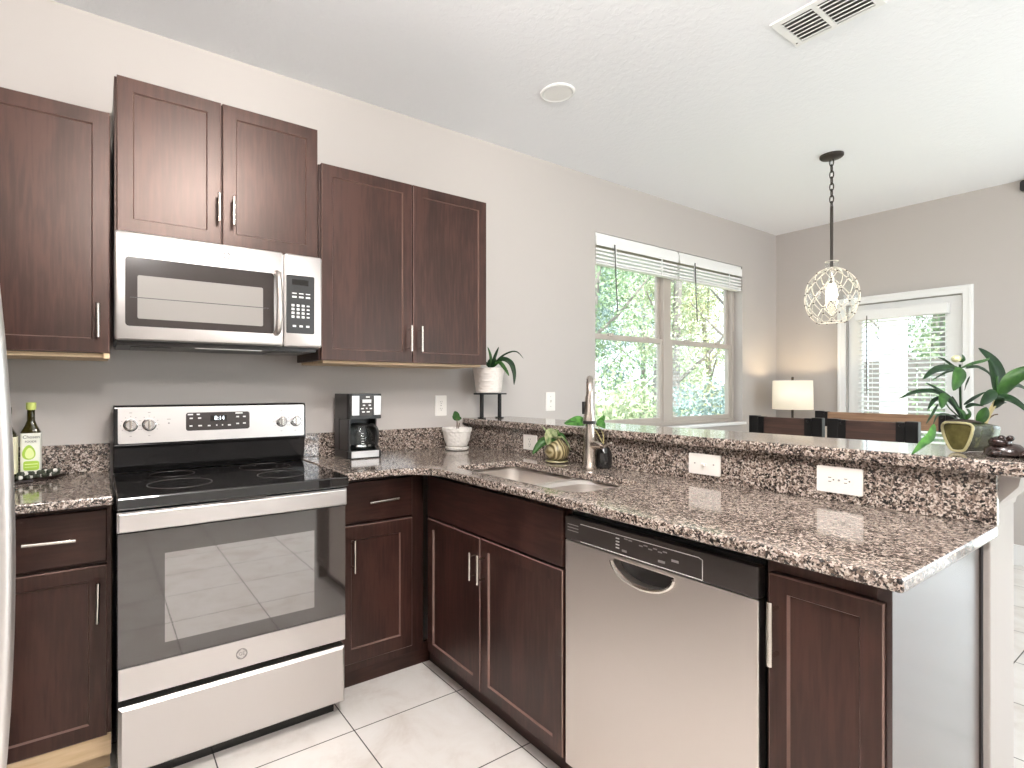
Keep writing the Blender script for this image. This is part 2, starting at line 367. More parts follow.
# ------------------------------------------------------------------ room shell
def shell():
    mb = MB(); mb.box(XL-.15, XB+.15, YS-.15, .15, -.1, 0); struct('floor', mb, 'floor_tile')
    mb = MB(); mb.box(XL-.15, XB+.15, YS-.15, .15, ZC, ZC+.1); struct('ceiling', mb, 'ceiling_paint')
    T = lambda a, b, c: Vector((a, c, b))
    mb = MB(); mb.prism([(XL-.15, 0), (XB+.15, 0), (XB+.15, ZC), (XL-.15, ZC)], T, 0, .15, [[(2.924, .99), (4.922, .99), (4.922, 2.43), (2.924, 2.43)]])
    struct('wall_back', mb, 'wall_paint')
    T = lambda a, b, c: Vector((c, a, b))
    mb = MB(); mb.prism([(YS-.15, 0), (0, 0), (0, ZC), (YS-.15, ZC)], T, XB, XB+.15, [[(-1.375, .001), (-.605, .001), (-.605, 2.04), (-1.375, 2.04)], [(-4.5, .001), (-2.5, .001), (-2.5, 2.15), (-4.5, 2.15)]])
    struct('wall_right', mb, 'wall_paint')
    mb = MB(); mb.box(XL-.15, XL, YS, 0, 0, ZC); struct('wall_left', mb, 'wall_paint')
    T = lambda a, b, c: Vector((a, c, b))
    mb = MB(); mb.prism([(XL, 0), (XB, 0), (XB, ZC), (XL, ZC)], T, YS-.15, YS, [[(2.3, .5), (4.5, .5), (4.5, 2.3), (2.3, 2.3)]])
    struct('wall_front', mb, 'wall_paint')
    # peninsula half wall with its capital under the raised bar
    mb = MB(); mb.box(1.812, 2.05, -2.262, -.002, 0, 1.0855); struct('wall_peninsula', mb, 'wall_paint', bevel=.004)
    mb = MB()
    R = []
    for o, z in ((.001, .985), (.004, 1.0), (.055, 1.055), (.062, 1.0855)): R.append([Vector((1.828, -2.2635-o*.8, z)), Vector((2.0505+o, -2.2635-o*.8, z)), Vector((2.0505+o, -2.08, z)), Vector((1.828, -2.08, z))])
    mb.rings(R); struct('trim_1', mb, 'wall_paint')
    # baseboards
    mb = MB()
    for y0, y1 in ((-.5345, -.002), (-2.43, -1.4455)): mb.box(XB-.016, XB-.001, y0, y1, 0, .15)
    struct('baseboard_right', mb, 'white_trim', bevel=.004)
    mb = MB(); mb.box(2.052, XB-.018, -.016, -.001, 0, .15); struct('baseboard_back', mb, 'white_trim', bevel=.004)
    mb = MB(); mb.box(2.052, 2.066, -2.262, -.02, 0, .15); struct('baseboard_peninsula', mb, 'white_trim', bevel=.004)
    mb = MB(); mb.box(XL+.001, XL+.016, YS+.02, -1.8, 0, .15); struct('baseboard_left', mb, 'white_trim', bevel=.004)
    mb = MB(); mb.box(XL+.02, XB-.02, YS+.001, YS+.016, 0, .15); struct('baseboard_front', mb, 'white_trim', bevel=.004)
def window(name, a0, a1, b0, b1, y0, y1):
    """double window of two single-hung sashes, in an opening of the back wall"""
    w = bpy.data.objects.new(name, None); COL.objects.link(w); w.location = (a0, y0, b0); BASE[w.name] = Vector(w.location); w['kind'] = 'structure'
    mid = 3.884; f = .045
    mb = MB(); e = .001
    mb.box(a0+e, a0+f, y0, y1, b0+e, b1-e); mb.box(a1-f, a1-e, y0, y1, b0+e, b1-e)
    mb.box(a0+f, a1-f, y0, y1, b1-f, b1-e); mb.box(a0+f, a1-f, y0, y1, b0+e, b0+.03)
    mb.box(mid-.05, mid+.05, y0, y1, b0+.03, b1-f)
    link('window_frame', mb, 'vinyl_frame', w, bevel=.003)
    for s0, s1 in ((a0+f, mid-.05), (mid+.05, a1-f)):
        for lo, hi, dy in ((b0+.03, 1.705, -.012), (1.675, b1-f, .016)):
            mb = MB(); r = .038; ya, yb = y0+.02+dy, y0+.045+dy
            mb.box(s0, s0+r, ya, yb, lo, hi); mb.box(s1-r, s1, ya, yb, lo, hi); mb.box(s0+r, s1-r, ya, yb, lo, lo+r); mb.box(s0+r, s1-r, ya, yb, hi-r, hi)
            sa = link('sash', mb, 'vinyl_frame', w, bevel=.003)
            mb = MB(); mb.box(s0+r-.004, s1-r+.004, (ya+yb)/2-.002, (ya+yb)/2+.002, lo+r-.004, hi-r+.004); link('pane', mb, 'window_glass', sa)
            if dy < 0:
                mb = MB()
                for q in (.25, .75): mb.box(s0+(s1-s0)*q-.03, s0+(s1-s0)*q+.03, ya-.010, ya+.01, hi-.012, hi+.012)
                link('sash_lock', mb, 'vinyl_frame', sa, bevel=.003)
    return w
def windows():
    window('window_1', 2.924, 4.922, .99, 2.43, .075, .145)
    mb = MB(); mb.box(2.90, 4.945, -.030, .074, .965, .9895); struct('trim_2', mb, 'white_trim', bevel=.006)
    # rear window added for fill light, and dining-side sliding door, behind the camera and out of frame
    w = bpy.data.objects.new('fill_window', None); COL.objects.link(w); w.location = (3.4, YS, .5); BASE[w.name] = Vector(w.location); w['kind'] = 'structure'
    mb = MB()
    for a, b in ((2.301, 2.37), (3.36, 3.44), (4.43, 4.499)): mb.box(a, b, YS-.12, YS-.05, .501, 2.299)
    for a, b in ((2.37, 3.36), (3.44, 4.43)):
        for z in (.501, 2.23): mb.box(a, b, YS-.12, YS-.05, z, z+.069)
    link('window_frame', mb, 'white_trim', w)
    mb = MB(); mb.box(2.36, 4.44, YS-.088, YS-.082, .55, 2.25); link('pane', mb, 'window_glass', w)
    d = bpy.data.objects.new('door_2', None); COL.objects.link(d); d.location = (XB, -3.5, 0); BASE[d.name] = Vector(d.location); d['kind'] = 'structure'
    mb = MB()
    for a, b in ((-4.499, -4.43), (-3.55, -3.45), (-2.57, -2.501)): mb.box(XB+.04, XB+.11, a, b, .002, 2.149)
    for a, b in ((-4.43, -3.55), (-3.45, -2.57)):
        for z in (.002, 2.08): mb.box(XB+.04, XB+.11, a, b, z, z+.069)
    link('door_frame', mb, 'white_trim', d)
    mb = MB(); mb.box(XB+.072, XB+.078, -4.44, -2.56, .06, 2.09); link('pane', mb, 'window_glass', d)
    # blinds of window 1, raised into stacks
    for (x0, x1, wx, lab) in ((2.932, 3.925, 3.125, 'raised white slat blind over the left half of the window'), (3.945, 4.914, 4.15, 'raised white slat blind over the right half of the window')):
        t = thing('window_blind', ((x0+x1)/2, .03, 2.43), lab, 'blind', 'blinds raised at the top of the double window')
        mb = MB(); mb.box(x0, x1, -.004, .006, 2.335, 2.405); mb.box(x0, x1, .006, .05, 2.36, 2.428); link('headrail', mb, 'white_slat', t, bevel=.004)
        mb = MB()
        for k in range(4): mb.box(x0+.006, x1-.006, .004, .052, 2.304-k*.028, 2.318-k*.028)
        link('slats', mb, 'white_slat', t)
        mb = MB(); mb.box(x0+.006, x1-.006, .004, .052, 2.203, 2.216); link('bottom_rail', mb, 'white_slat', t, bevel=.003)
        mb = MB(); mb.tube([(wx, -.009, 2.36), (wx+.012, -.01, 2.10), (wx+.028, -.012, 1.865)], .0045, 8); link('tilt_wand', mb, 'grey_plastic', t, smooth_=True)
        for q in (.22, .78):
            mb = MB(); mb.box(x0+(x1-x0)*q-.006, x0+(x1-x0)*q+.006, -.001, .003, 2.205, 2.335); link('lift_tape', mb, 'white_slat', t)
def door():
    d = bpy.data.objects.new('door_1', None); COL.objects.link(d); d.location = (XB, -.99, 0); BASE[d.name] = Vector(d.location); d['kind'] = 'structure'
    T = TX(XB)
    mb = MB()
    for o, wd, c in ((0, .062, .02), (.006, .02, .026)):
        y0, y1, zt = -.535-o, -1.444+o, 2.105-o
        mb.prism([(y0, .001), (y0, zt), (y1, zt), (y1, .001), (y1+wd, .001), (y1+wd, zt-wd), (y0-wd, zt-wd), (y0-wd, .001)], T, .0005, c)
    link('door_casing', mb, 'white_trim', d, bevel=.003)
    mb = MB(); T2 = lambda a, b, c: Vector((XB+c, a, b))
    mb.prism([(-1.372, .004), (-.608, .004), (-.608, 2.036), (-1.372, 2.036)], T2, .02, .062, [[(-1.27, .25), (-.71, .25), (-.71, 1.90), (-1.27, 1.90)]])
    link('door_slab', mb, 'white_trim', d, bevel=.003)
    mb = MB(); mb.box(XB+.038, XB+.043, -1.272, -.708, .248, 1.902); link('door_glass', mb, 'window_glass', d)
    mb = MB(); mb.sphere((XB-.035, -.66, .98), .026); mb.tube([(XB-.035, -.66, .98), (XB+.021, -.66, .98)], .011); link('door_knob', mb, 'brushed_nickel', d, smooth_=True)
    t = thing('door_blind', (XB, -.99, 1.98), 'white slat blind lowered over the glass of the far door', 'blind')
    mb = MB(); mb.box(XB-.060, XB+.016, -1.305, -.685, 1.895, 1.978); link('valance', mb, 'white_trim', t, bevel=.006)
    mb = MB()
    for k in range(40):
        z = 1.872-k*.0405
        if z < .27: break
        mb.quad_hex([Vector(p) for p in ((XB-.042, -1.29, z-.006), (XB-.042, -.70, z-.006), (XB+.004, -.70, z+.006), (XB+.004, -1.29, z+.006), (XB-.042, -1.29, z-.0035), (XB-.042, -.70, z-.0035), (XB+.004, -.70, z+.0085), (XB+.004, -1.29, z+.0085))])
    link('slats', mb, 'white_slat', t)
    mb = MB(); mb.tube([(XB-.066, -.775, 1.93), (XB-.066, -.775, 1.25)], .004, 6); link('tilt_wand', mb, 'grey_plastic', t)
    mb = MB()
    for y in (-.80, -1.19): mb.tube([(XB-.02, y, 1.90), (XB-.02, y, .26)], .0015, 5)
    link('ladder_cord', mb, 'white_slat', t)
shell(); windows(); door()

# ------------------------------------------------------------------ cabinets
def cabinet_body(t, x0, x1, y0, y1, z0, z1, m='dark_wood'):
    mb = MB(); mb.box(x0, x1, y0, y1, z0, z1); return link('body', mb, m, t, bevel=.0015)
def c_door(t, T, a0, a1, b0, b1, handle=None, rail=.055):
    mb = MB(); mb.shaker(T, a0, a1, b0, b1, rail=rail); d = link('door', mb, 'dark_wood', t); d.data.materials.append(MATS['worn_lit_edge'])
    if handle: pull(d, lambda a, b, c: T(a, b, c+.02), *handle)
    return d
def uppers():
    G = 'dark wood wall cabinets'
    t = thing('wall_cabinet', (-.3, 0, 1.42), 'tall dark brown single-door wall cabinet left of the microwave', 'cabinet', G)
    cabinet_body(t, -.72, -.010, -.310, -.001, 1.424, 2.290)
    mb = MB(); mb.box(-.715, -.014, -.306, -.002, 1.410, 1.4239); mb.box(-.03, -.012, -.329, -.306, 1.405, 1.4239); link('bottom_panel', mb, 'maple', t)
    c_door(t, TY(-.3105), -.715, -.012, 1.425, 2.292, ((-.047, 1.478), (-.047, 1.598)), .05)
    t = thing('wall_cabinet', (.38, 0, 1.87), 'short dark brown two-door wall cabinet above the microwave', 'cabinet', G)
    cabinet_body(t, .002, .763, -.310, -.001, 1.868, 2.440)
    c_door(t, TY(-.3105), .010, .362, 1.872, 2.440, ((.350, 1.956), (.350, 2.068)), .05)
    c_door(t, TY(-.3105), .368, .758, 1.872, 2.440, ((.404, 1.950), (.404, 2.062)), .05)
    t = thing('wall_cabinet', (1.2, 0, 1.42), 'dark brown two-door wall cabinet right of the microwave', 'cabinet', G)
    cabinet_body(t, .768, 1.694, -.310, -.001, 1.424, 2.298)
    mb = MB(); mb.box(.79, 1.67, -.306, -.002, 1.412, 1.4239); link('bottom_panel', mb, 'maple', t)
    c_door(t, TY(-.3105), .776, 1.234, 1.424, 2.300, ((1.213, 1.477), (1.213, 1.603)), .05)
    c_door(t, TY(-.3105), 1.240, 1.692, 1.424, 2.300, ((1.272, 1.477), (1.272, 1.603)), .05)
def bases():
    G = 'dark wood base cabinets'
    YF = -.495
    def drawer(t, T, a0, a1, b0, b1, h=None, m='dark_wood_flat'):
        mb = MB(); mb.rings([[T(a, b, c) for a, b in ((a0+i, b0+i), (a1-i, b0+i), (a1-i, b1-i), (a0+i, b1-i))] for i, c in ((0, 0), (0, .017), (.003, .02))])
        d = link('drawer', mb, m, t)
        if h: pull(d, lambda a, b, c: T(a, b, c+.02), *h)
        return d
    t = thing('base_cabinet', (-.3, 0, 0), 'narrow dark base cabinet with drawer and door left of the stove', 'cabinet', G)
    cabinet_body(t, -.60, -.008, YF, -.022, .095, .9275)
    mb = MB(); mb.box(-.60, -.012, -.44, -.02, .001, .0945); link('toe_kick', mb, 'maple', t)
    mb = MB(); mb.box(-.60, -.010, YF-.012, YF-.0005, .082, .148); link('bottom_rail', mb, 'maple', t)
    drawer(t, TY(YF), -.44, -.022, .728, .898, ((-.239, .8195), (-.105, .8155)))
    c_door(t, TY(YF), -.44, -.022, .150, .716, ((-.049, .538), (-.046, .668)), .048)
    t = thing('base_cabinet', (.95, 0, 0), 'dark base cabinet with drawer and door right of the stove', 'cabinet', G)
    cabinet_body(t, .770, 1.20, YF, -.022, .095, .9275)
    mb = MB(); mb.box(.770, 1.265, -.442, -.425, .001, .0945); link('toe_kick', mb, 'dark_wood_flat', t)
    drawer(t, TY(YF), .778, 1.132, .728, .900, ((.908, .812), (1.046, .817)))
    c_door(t, TY(YF), .778, 1.132, .135, .716, ((.841, .528), (.841, .665)), .06)
    XF = 1.2125; T = TX(XF)
    t = thing('sink_cabinet', (1.4, -.95, 0), 'dark two-door base cabinet with plain panel under the sink', 'cabinet', G)
    mb = MB(); mb.box(XF, XF+.02, -1.395, -.52, .095, .9275); mb.box(XF+.02, 1.80, -1.395, -1.375, .095, .715); mb.box(XF+.02, 1.80, -.54, -.52, .095, .715); mb.box(XF+.02, 1.80, -1.375, -.54, .095, .115)
    link('body', mb, 'dark_wood', t)
    mb = MB(); mb.box(1.265, 1.28, -1.395, -.425, .001, .0945); link('toe_kick', mb, 'dark_wood_flat', t)
    mb = MB(); mb.box(-1.392, -.545, .722, .905, .0005, .0195, T); link('false_drawer_front', mb, 'dark_wood_flat', t, bevel=.002)
    c_door(t, T, -.945, -.545, .108, .712, ((-.923, .548), (-.923, .657)), .045)
    c_door(t, T, -1.392, -.951, .108, .712, ((-.976, .546), (-.976, .659)), .045)
    t = thing('base_cabinet', (1.4, -2.12, 0), 'narrow dark one-door base cabinet at the peninsula end', 'cabinet', G)
    cabinet_body(t, XF, 1.80, -2.222, -2.015, .095, .9275)
    mb = MB(); mb.box(1.265, 1.80, -2.222, -2.015, .001, .0945); link('toe_kick', mb, 'dark_wood_flat', t)
    c_door(t, T, -2.236, -2.026, .108, .888, ((-2.045, .697), (-2.045, .836)), .038)
    mb = MB(); mb.box(1.203, 1.795, -2.246, -2.2225, .001, .9275); e = link('end_panel', mb, 'end_panel_laminate', t, bevel=.001)
    mb = MB(); mb.box(1.795, 1.8115, -2.2485, -2.2225, .001, .9275); link('end_stile', mb, 'cabinet_dark_strip', t)
uppers(); bases()

# ------------------------------------------------------------------ granite
def granite():
    zt, zb = .958, .9285
    mb = MB(); mb.box(-.85, -.006, -.618, -.0015, zb, zt)
    tag(link('countertop', mb, 'granite', bevel=.006, at=(-.3, -.3, zb)), 'short speckled granite countertop left of the stove', 'countertop')
    mb = MB(); mb.box(-.85, -.006, -.022, -.0015, zt+.0005, 1.074)
    tag(link('backsplash', mb, 'granite', bevel=.002, at=(-.3, 0, zt)), 'low granite backsplash strip behind the oil bottles', 'backsplash')
    fil = [(1.139-.15+.15*math.sin(a), -.768+.15*math.cos(a)) for a in [PI/2*i/8 for i in range(9)]]
    out = [(.770, -.0015), (.770, -.622), (.9, -.619)]+fil+[(1.146, -1.3), (1.147, -2.278), (1.80, -2.278), (1.80, -.0015)]
    hole = rrect(1.237, 1.585, -1.405, -.69, .055)
    mb = MB(); mb.prism(out, TZ(zb), 0, zt-zb, [hole])
    tag(link('countertop', mb, 'granite', bevel=.006, at=(1.2, -.6, zb)), 'L-shaped speckled granite countertop holding the sink', 'countertop')
    mb = MB(); mb.box(.772, 1.788, -.022, -.0015, zt+.0005, 1.074)
    tag(link('backsplash', mb, 'granite', bevel=.002, at=(1.2, 0, zt)), 'low granite backsplash strip behind the coffee maker', 'backsplash')
    mb = MB(); mb.box(1.789, 1.8115, -2.277, -.0015, zt+.0005, 1.0855)
    tag(link('backsplash', mb, 'granite', bevel=.002, at=(1.8, -1.2, zt)), 'long granite splash between sink counter and raised bar', 'backsplash')
    mb = MB(); mb.box(1.757, 2.125, -2.37, -.0015, 1.0865, 1.1222)
    tag(link('bar_top', mb, 'granite', bevel=.008, at=(1.94, -1.2, 1.0865)), 'raised granite bar top along the peninsula', 'countertop')
granite()

def sink():
    t = thing('sink', (1.41, -1.05, .9), 'stainless double-bowl undermount sink in the granite countertop', 'sink')
    for a, b, dep in ((-1.085, -.675, .20), (-1.410, -1.115, .17)):
        mb = MB(); R = []
        for ins, z, r in ((-.018, .9275, .08), (0, .9275, .075), (.012, .915, .07), (.02, .9275-dep*.8, .07), (.05, .9275-dep, .05), (.14, .9275-dep-.004, .02)):
            i2 = min(ins, (b-a)/2-.03)
            R.append([Vector((x, y, z)) for x, y in rrect(1.222+ins, 1.600-ins, a+i2, b-i2, r)])
        mb.rings(R, cap0=False); bo = link('basin', mb, 'sink_steel', t, smooth_=True, solid=.0012)
        mb = MB(); mb.lathe([(.036, 0), (.036, .003), (.02, .004)], (1.41, (a+b)/2, .9275-dep-.003), 20); link('drain', mb, 'chrome', bo, smooth_=True)
    mb = MB(); mb.box(1.232, 1.59, -1.114, -1.086, .80, .9265); link('divider', mb, 'sink_steel', t, bevel=.01)
    x, y, z = 1.672, -1.075, .9585
    t = thing('faucet', (x, y, z), 'tall brushed nickel pull-down faucet behind the sink', 'faucet')
    mb = MB(); mb.lathe([(.031, 0), (.031, .012), (.026, .02), (.025, .11), (.0255, .14), (.019, .165), (.0165, .20), (.0155, .255)], (x, y, z)); link('body', mb, 'nickel_faucet', t, smooth_=True)
    zz = z+.25; path = [(x, y, zz), (x, y, 1.272)]
    for i in range(1, 13):
        a = PI*i/12*.95; q = .060*(1-math.cos(a)); path.append((x-.743*q, y-.669*q, 1.272+.066*math.sin(a)))
    xe, ye, ze = path[-1]
    mb = MB(); mb.tube(path+[(xe-.001, ye-.001, 1.262)], .0135, 14); link('spout', mb, 'nickel_faucet', t, smooth_=True)
    mb = MB(); mb.lathe([(.0145, .10), (.016, .085), (.0175, .05), (.0245, .006), (.0245, 0)], (xe-.003, ye, 1.168)); sp = link('spray_head', mb, 'nickel_faucet', t, smooth_=True)
    mb = MB(); mb.lathe([(.0255, 0), (.0255, .012)], (xe-.003, ye, 1.156)); link('spray_collar', mb, 'black_plastic', sp)
    mb = MB(); mb.box(xe-.024, xe-.012, ye+.008, ye+.020, 1.195, 1.245); link('spray_button', mb, 'black_plastic', sp, bevel=.002)
    mb = MB(); mb.tube([(x, y, 1.062), (x-.002, y-.045, 1.062), (x-.004, y-.07, 1.060)], [.019, .017, .012], 12); mb.tube([(x-.002, y-.062, 1.060), (x-.004, y-.085, 1.062), (x-.006, y-.118, 1.078)], [.007, .006, .0045], 10)
    link('lever', mb, 'nickel_faucet', t, smooth_=True)
sink()

# ------------------------------------------------------------------ appliances
def emblem(parent, T, a, b, c, r, m='grey_print'):
    mb = MB(); mb.tube([T(a+r*math.cos(2*PI*i/28), b+r*math.sin(2*PI*i/28), c) for i in range(28)], r*.10, 6, True)
    for k in range(4):
        q = PI/4+PI/2*k; mb.tube([T(a+r*.82*math.cos(q+d), b+r*.82*math.sin(q+d), c) for d in (-.45, -.2, 0, .2, .45)], r*.06, 5)
    o = link('emblem', mb, m, parent); text('emblem_lettering', 'GE', T, a, b, c, r*.95, m, parent); return o
def microwave():
    t = thing('microwave', (.38, 0, 1.47), 'stainless over-the-range microwave below the short cabinet', 'microwave')
    mb = MB(); mb.box(.004, .758, -.345, -.002, 1.470, 1.8645); link('body', mb, 'black_plastic', t)
    T = TY(-.3455)
    mb = MB(); R = lambda i, c: [T(a, b, c) for a, b in rrect(.002+i, .5955-i, 1.4725+i, 1.8645-i, .012)]
    mb.rings([R(0, 0), R(0, .026), R(.006, .032)]); d = link('door', mb, 'steel', t, smooth_=True)
    T1 = TY(-.3775)
    mb = MB(); mb.prism(rrect(.034, .556, 1.523, 1.772, .012), T1, -.001, .0015); wd = link('door_window_frame', mb, 'microwave_black', d)
    mb = MB(); mb.prism(rrect(.072, .512, 1.551, 1.708, .006), T1, .001, .0022); link('door_window', mb, 'microwave_window', d)
    mb = MB(); mb.box(.050, .535, 1.6255, 1.628, .0015, .0026, T1); link('reflected_line', mb, 'black_plastic', d)  # dark line of a reflection, drawn onto the pale glass
    mb = MB(); P = smooth([T1(.565, 1.527, .002), T1(.567, 1.545, .03), T1(.568, 1.65, .042), T1(.567, 1.755, .03), T1(.565, 1.775, .002)], 10)
    mb.tube(P, .0125, 10); link('handle', mb, 'steel_vertical', d, smooth_=True)
    emblem(d, T1, .374, 1.820, .001, .0125)
    mb = MB(); R = lambda i, c: [T(a, b, c) for a, b in rrect(.5985+i, .7615-i, 1.4725+i, 1.8645-i, .012)]
    mb.rings([R(0, 0), R(0, .026), R(.006, .032)]); p = link('control_panel', mb, 'steel', t, smooth_=True)
    mb = MB(); mb.prism(rrect(.606, .726, 1.530, 1.776, .006), T1, -.001, .002); pad = link('keypad', mb, 'black_plastic', p)
    mb = MB(); mb.box(.63, .70, 1.735, 1.758, .0018, .0026, T1); link('display', mb, 'black_glass', pad)
    def key(a, b, w, h):
        mb = MB(); mb.box(a-w/2, a+w/2, b-h/2, b+h/2, .0018, .0028, T1); link('button', mb, 'white_print', pad)
    for j, z in enumerate((1.699, 1.684)):
        for i in range(3): key(.640+.029*i, z, .019, .004 if j == 0 else .007)
    for j in range(4):
        for i in range(4): key(.634+.0215*i, 1.648-j*.016, .012, .0095 if i < 3 else .006)
    for i in range(3): key(.640+.0285*i, 1.561, .014, .008)
    mb = MB(); mb.box(.01, .75, -.33, -.03, 1.4565, 1.4695); u = link('underside', mb, 'charcoal_plastic', t)
    for a, b in ((.055, .19), (.57, .70)):
        mb = MB(); mb.box(a, b, -.30, -.12, 1.452, 1.4567); link('grease_filter', mb, 'grey_plastic', u, bevel=.002)
    mb = MB(); mb.box(.27, .52, -.325, -.30, 1.4535, 1.4567); link('vent_lip', mb, 'steel', u)
microwave()
def stove():
    t = thing('stove', (.38, -.3, 0), 'freestanding stainless electric range with black glass top', 'stove')
    mb = MB(); mb.box(.004, .760, -.602, -.05, .07, .905); mb.box(.03, .74, -.57, -.08, .0, .07); link('body', mb, 'black_enamel', t)
    T = TY(-.6025)
    mb = MB(); R = lambda i, c: [T(a, b, c) for a, b in ((.006+i, .070+i), (.758-i, .070+i), (.758-i, .288-i), (.006+i, .288-i))]
    mb.rings([R(0, 0), R(0, .034), R(.01, .0445)]); link('storage_drawer', mb, 'steel', t, smooth_=False)
    mb = MB(); mb.box(.006, .758, .312, .908, 0, .036, T); d = link('oven_door', mb, 'black_enamel', t, bevel=.003)
    T1 = TY(-.6385)
    mb = MB(); mb.box(.006, .758, .314, .412, 0, .009, T1); link('lower_band', mb, 'steel', d, bevel=.002)
    mb = MB(); mb.box(.006, .758, .4135, .838, 0, .008, T1); g = link('oven_window', mb, 'oven_glass_frame', d)
    mb = MB(); mb.box(.135, .634, .468, .760, .008, .0086, T1); link('inner_window', mb, 'oven_glass', g)
    emblem(d, T1, .373, .365, .010, .0175)
    mb = MB(); mb.box(.002, .764, .842, .908, 0, .012, T1); mb.box(.006, .758, .847, .905, .012, .026, T1); h = link('handle', mb, 'steel', d, bevel=.004)
    mb = MB(); mb.box(.001, .763, -.672, -.10, .917, .956); c = link('cooktop', mb, 'black_glass', t, bevel=.005)
    for a, b, r in ((.20, -.47, .105), (.56, -.47, .09), (.20, -.22, .08), (.56, -.22, .105)):
        mb = MB(); mb.tube([(a+r*math.cos(2*PI*i/40), b+r*math.sin(2*PI*i/40), .9562) for i in range(40)], .0009, 5, True); link('burner_ring', mb, 'charcoal_plastic', c)
    mb = MB(); mb.box(.31, .45, -.6725, -.667, .912, .9165); link('door_vent', mb, 'charcoal_plastic', c)
    # backguard
    mb = MB(); P = lambda z, y: [Vector((.003, -.03, z)), Vector((.766, -.03, z)), Vector((.766, y, z)), Vector((.003, y, z))]
    mb.rings([P(.957, -.100), P(.985, -.122), P(1.06, -.132), P(1.07, -.142), P(1.222, -.1385), P(1.23, -.130)]); bgd = link('backguard', mb, 'black_enamel', t, bevel=.004)
    TT = lambda a, b, c: Vector((a, -.142+(b-1.07)*.023-c, b))
    mb = MB(); mb.prism(rrect(.018, .757, 1.078, 1.222, .006), TT, 0, .004); p = link('control_panel', mb, 'steel', bgd, bevel=.0015)
    mb = MB(); mb.prism(rrect(.258, .512, 1.120, 1.196, .010), TT, .003, .0055); ds = link('display', mb, 'charcoal_plastic', p)
    mb = MB(); mb.box(.352, .418, 1.158, 1.182, .005, .0062, TT); link('clock_window', mb, 'black_glass', ds)
    text('clock_digits', '8:14', TT, .388, 1.170, .0064, .024, 'display_digits', ds)
    for a, b, w in ((.275, 1.188, .02), (.305, 1.188, .012), (.278, 1.172, .012), (.310, 1.172, .012), (.277, 1.140, .011), (.312, 1.140, .014), (.347, 1.139, .011), (.377, 1.140, .005), (.400, 1.140, .005), (.428, 1.139, .012), (.468, 1.190, .03), (.462, 1.174, .012), (.490, 1.174, .012), (.462, 1.144, .012), (.490, 1.145, .012)):
        mb = MB(); mb.box(a-w/2, a+w/2, b-.0028, b+.0028, .0052, .0062, TT); link('button', mb, 'white_print', ds)
    for a, b in ((.061, 1.152), (.125, 1.152), (.652, 1.148), (.716, 1.148)):
        mb = MB(); R = []
        for r, c_ in ((.026, .003), (.026, .008), (.022, .010), (.020, .024), (.017, .027)): R.append([TT(a+r*math.cos(2*PI*i/24), b+r*math.sin(2*PI*i/24), c_) for i in range(24)])
        mb.rings(R); k = link('knob', mb, 'chrome', p, smooth_=True)
        mb = MB(); mb.box(a-.0045, a+.0045, b-.020, b+.020, .02, .033, TT); link('knob_grip', mb, 'brushed_nickel', k, bevel=.002)
        mb = MB()
        for i in range(9):
            q = -.6+i*(PI+1.2)/8; mb.box(a+.034*math.cos(q)-.002, a+.034*math.cos(q)+.002, b+.034*math.sin(q)-.0012, b+.034*math.sin(q)+.0012, .004, .0046, TT)
        mb.box(a-.005, a+.005, b+.047, b+.0495, .004, .0046, TT); mb.box(a-.004, a+.004, b-.046, b-.0438, .004, .0046, TT)
        link('dial_marks', mb, 'grey_print', p)
    mb = MB(); mb.lathe([(.0035, 0), (.0035, .001)], tuple(TT(.195, 1.155, .0045)), 12, 'y'); mb.box(.188, .202, 1.170, 1.1725, .004, .0046, TT); link('indicator_light', mb, 'grey_print', p)
stove()
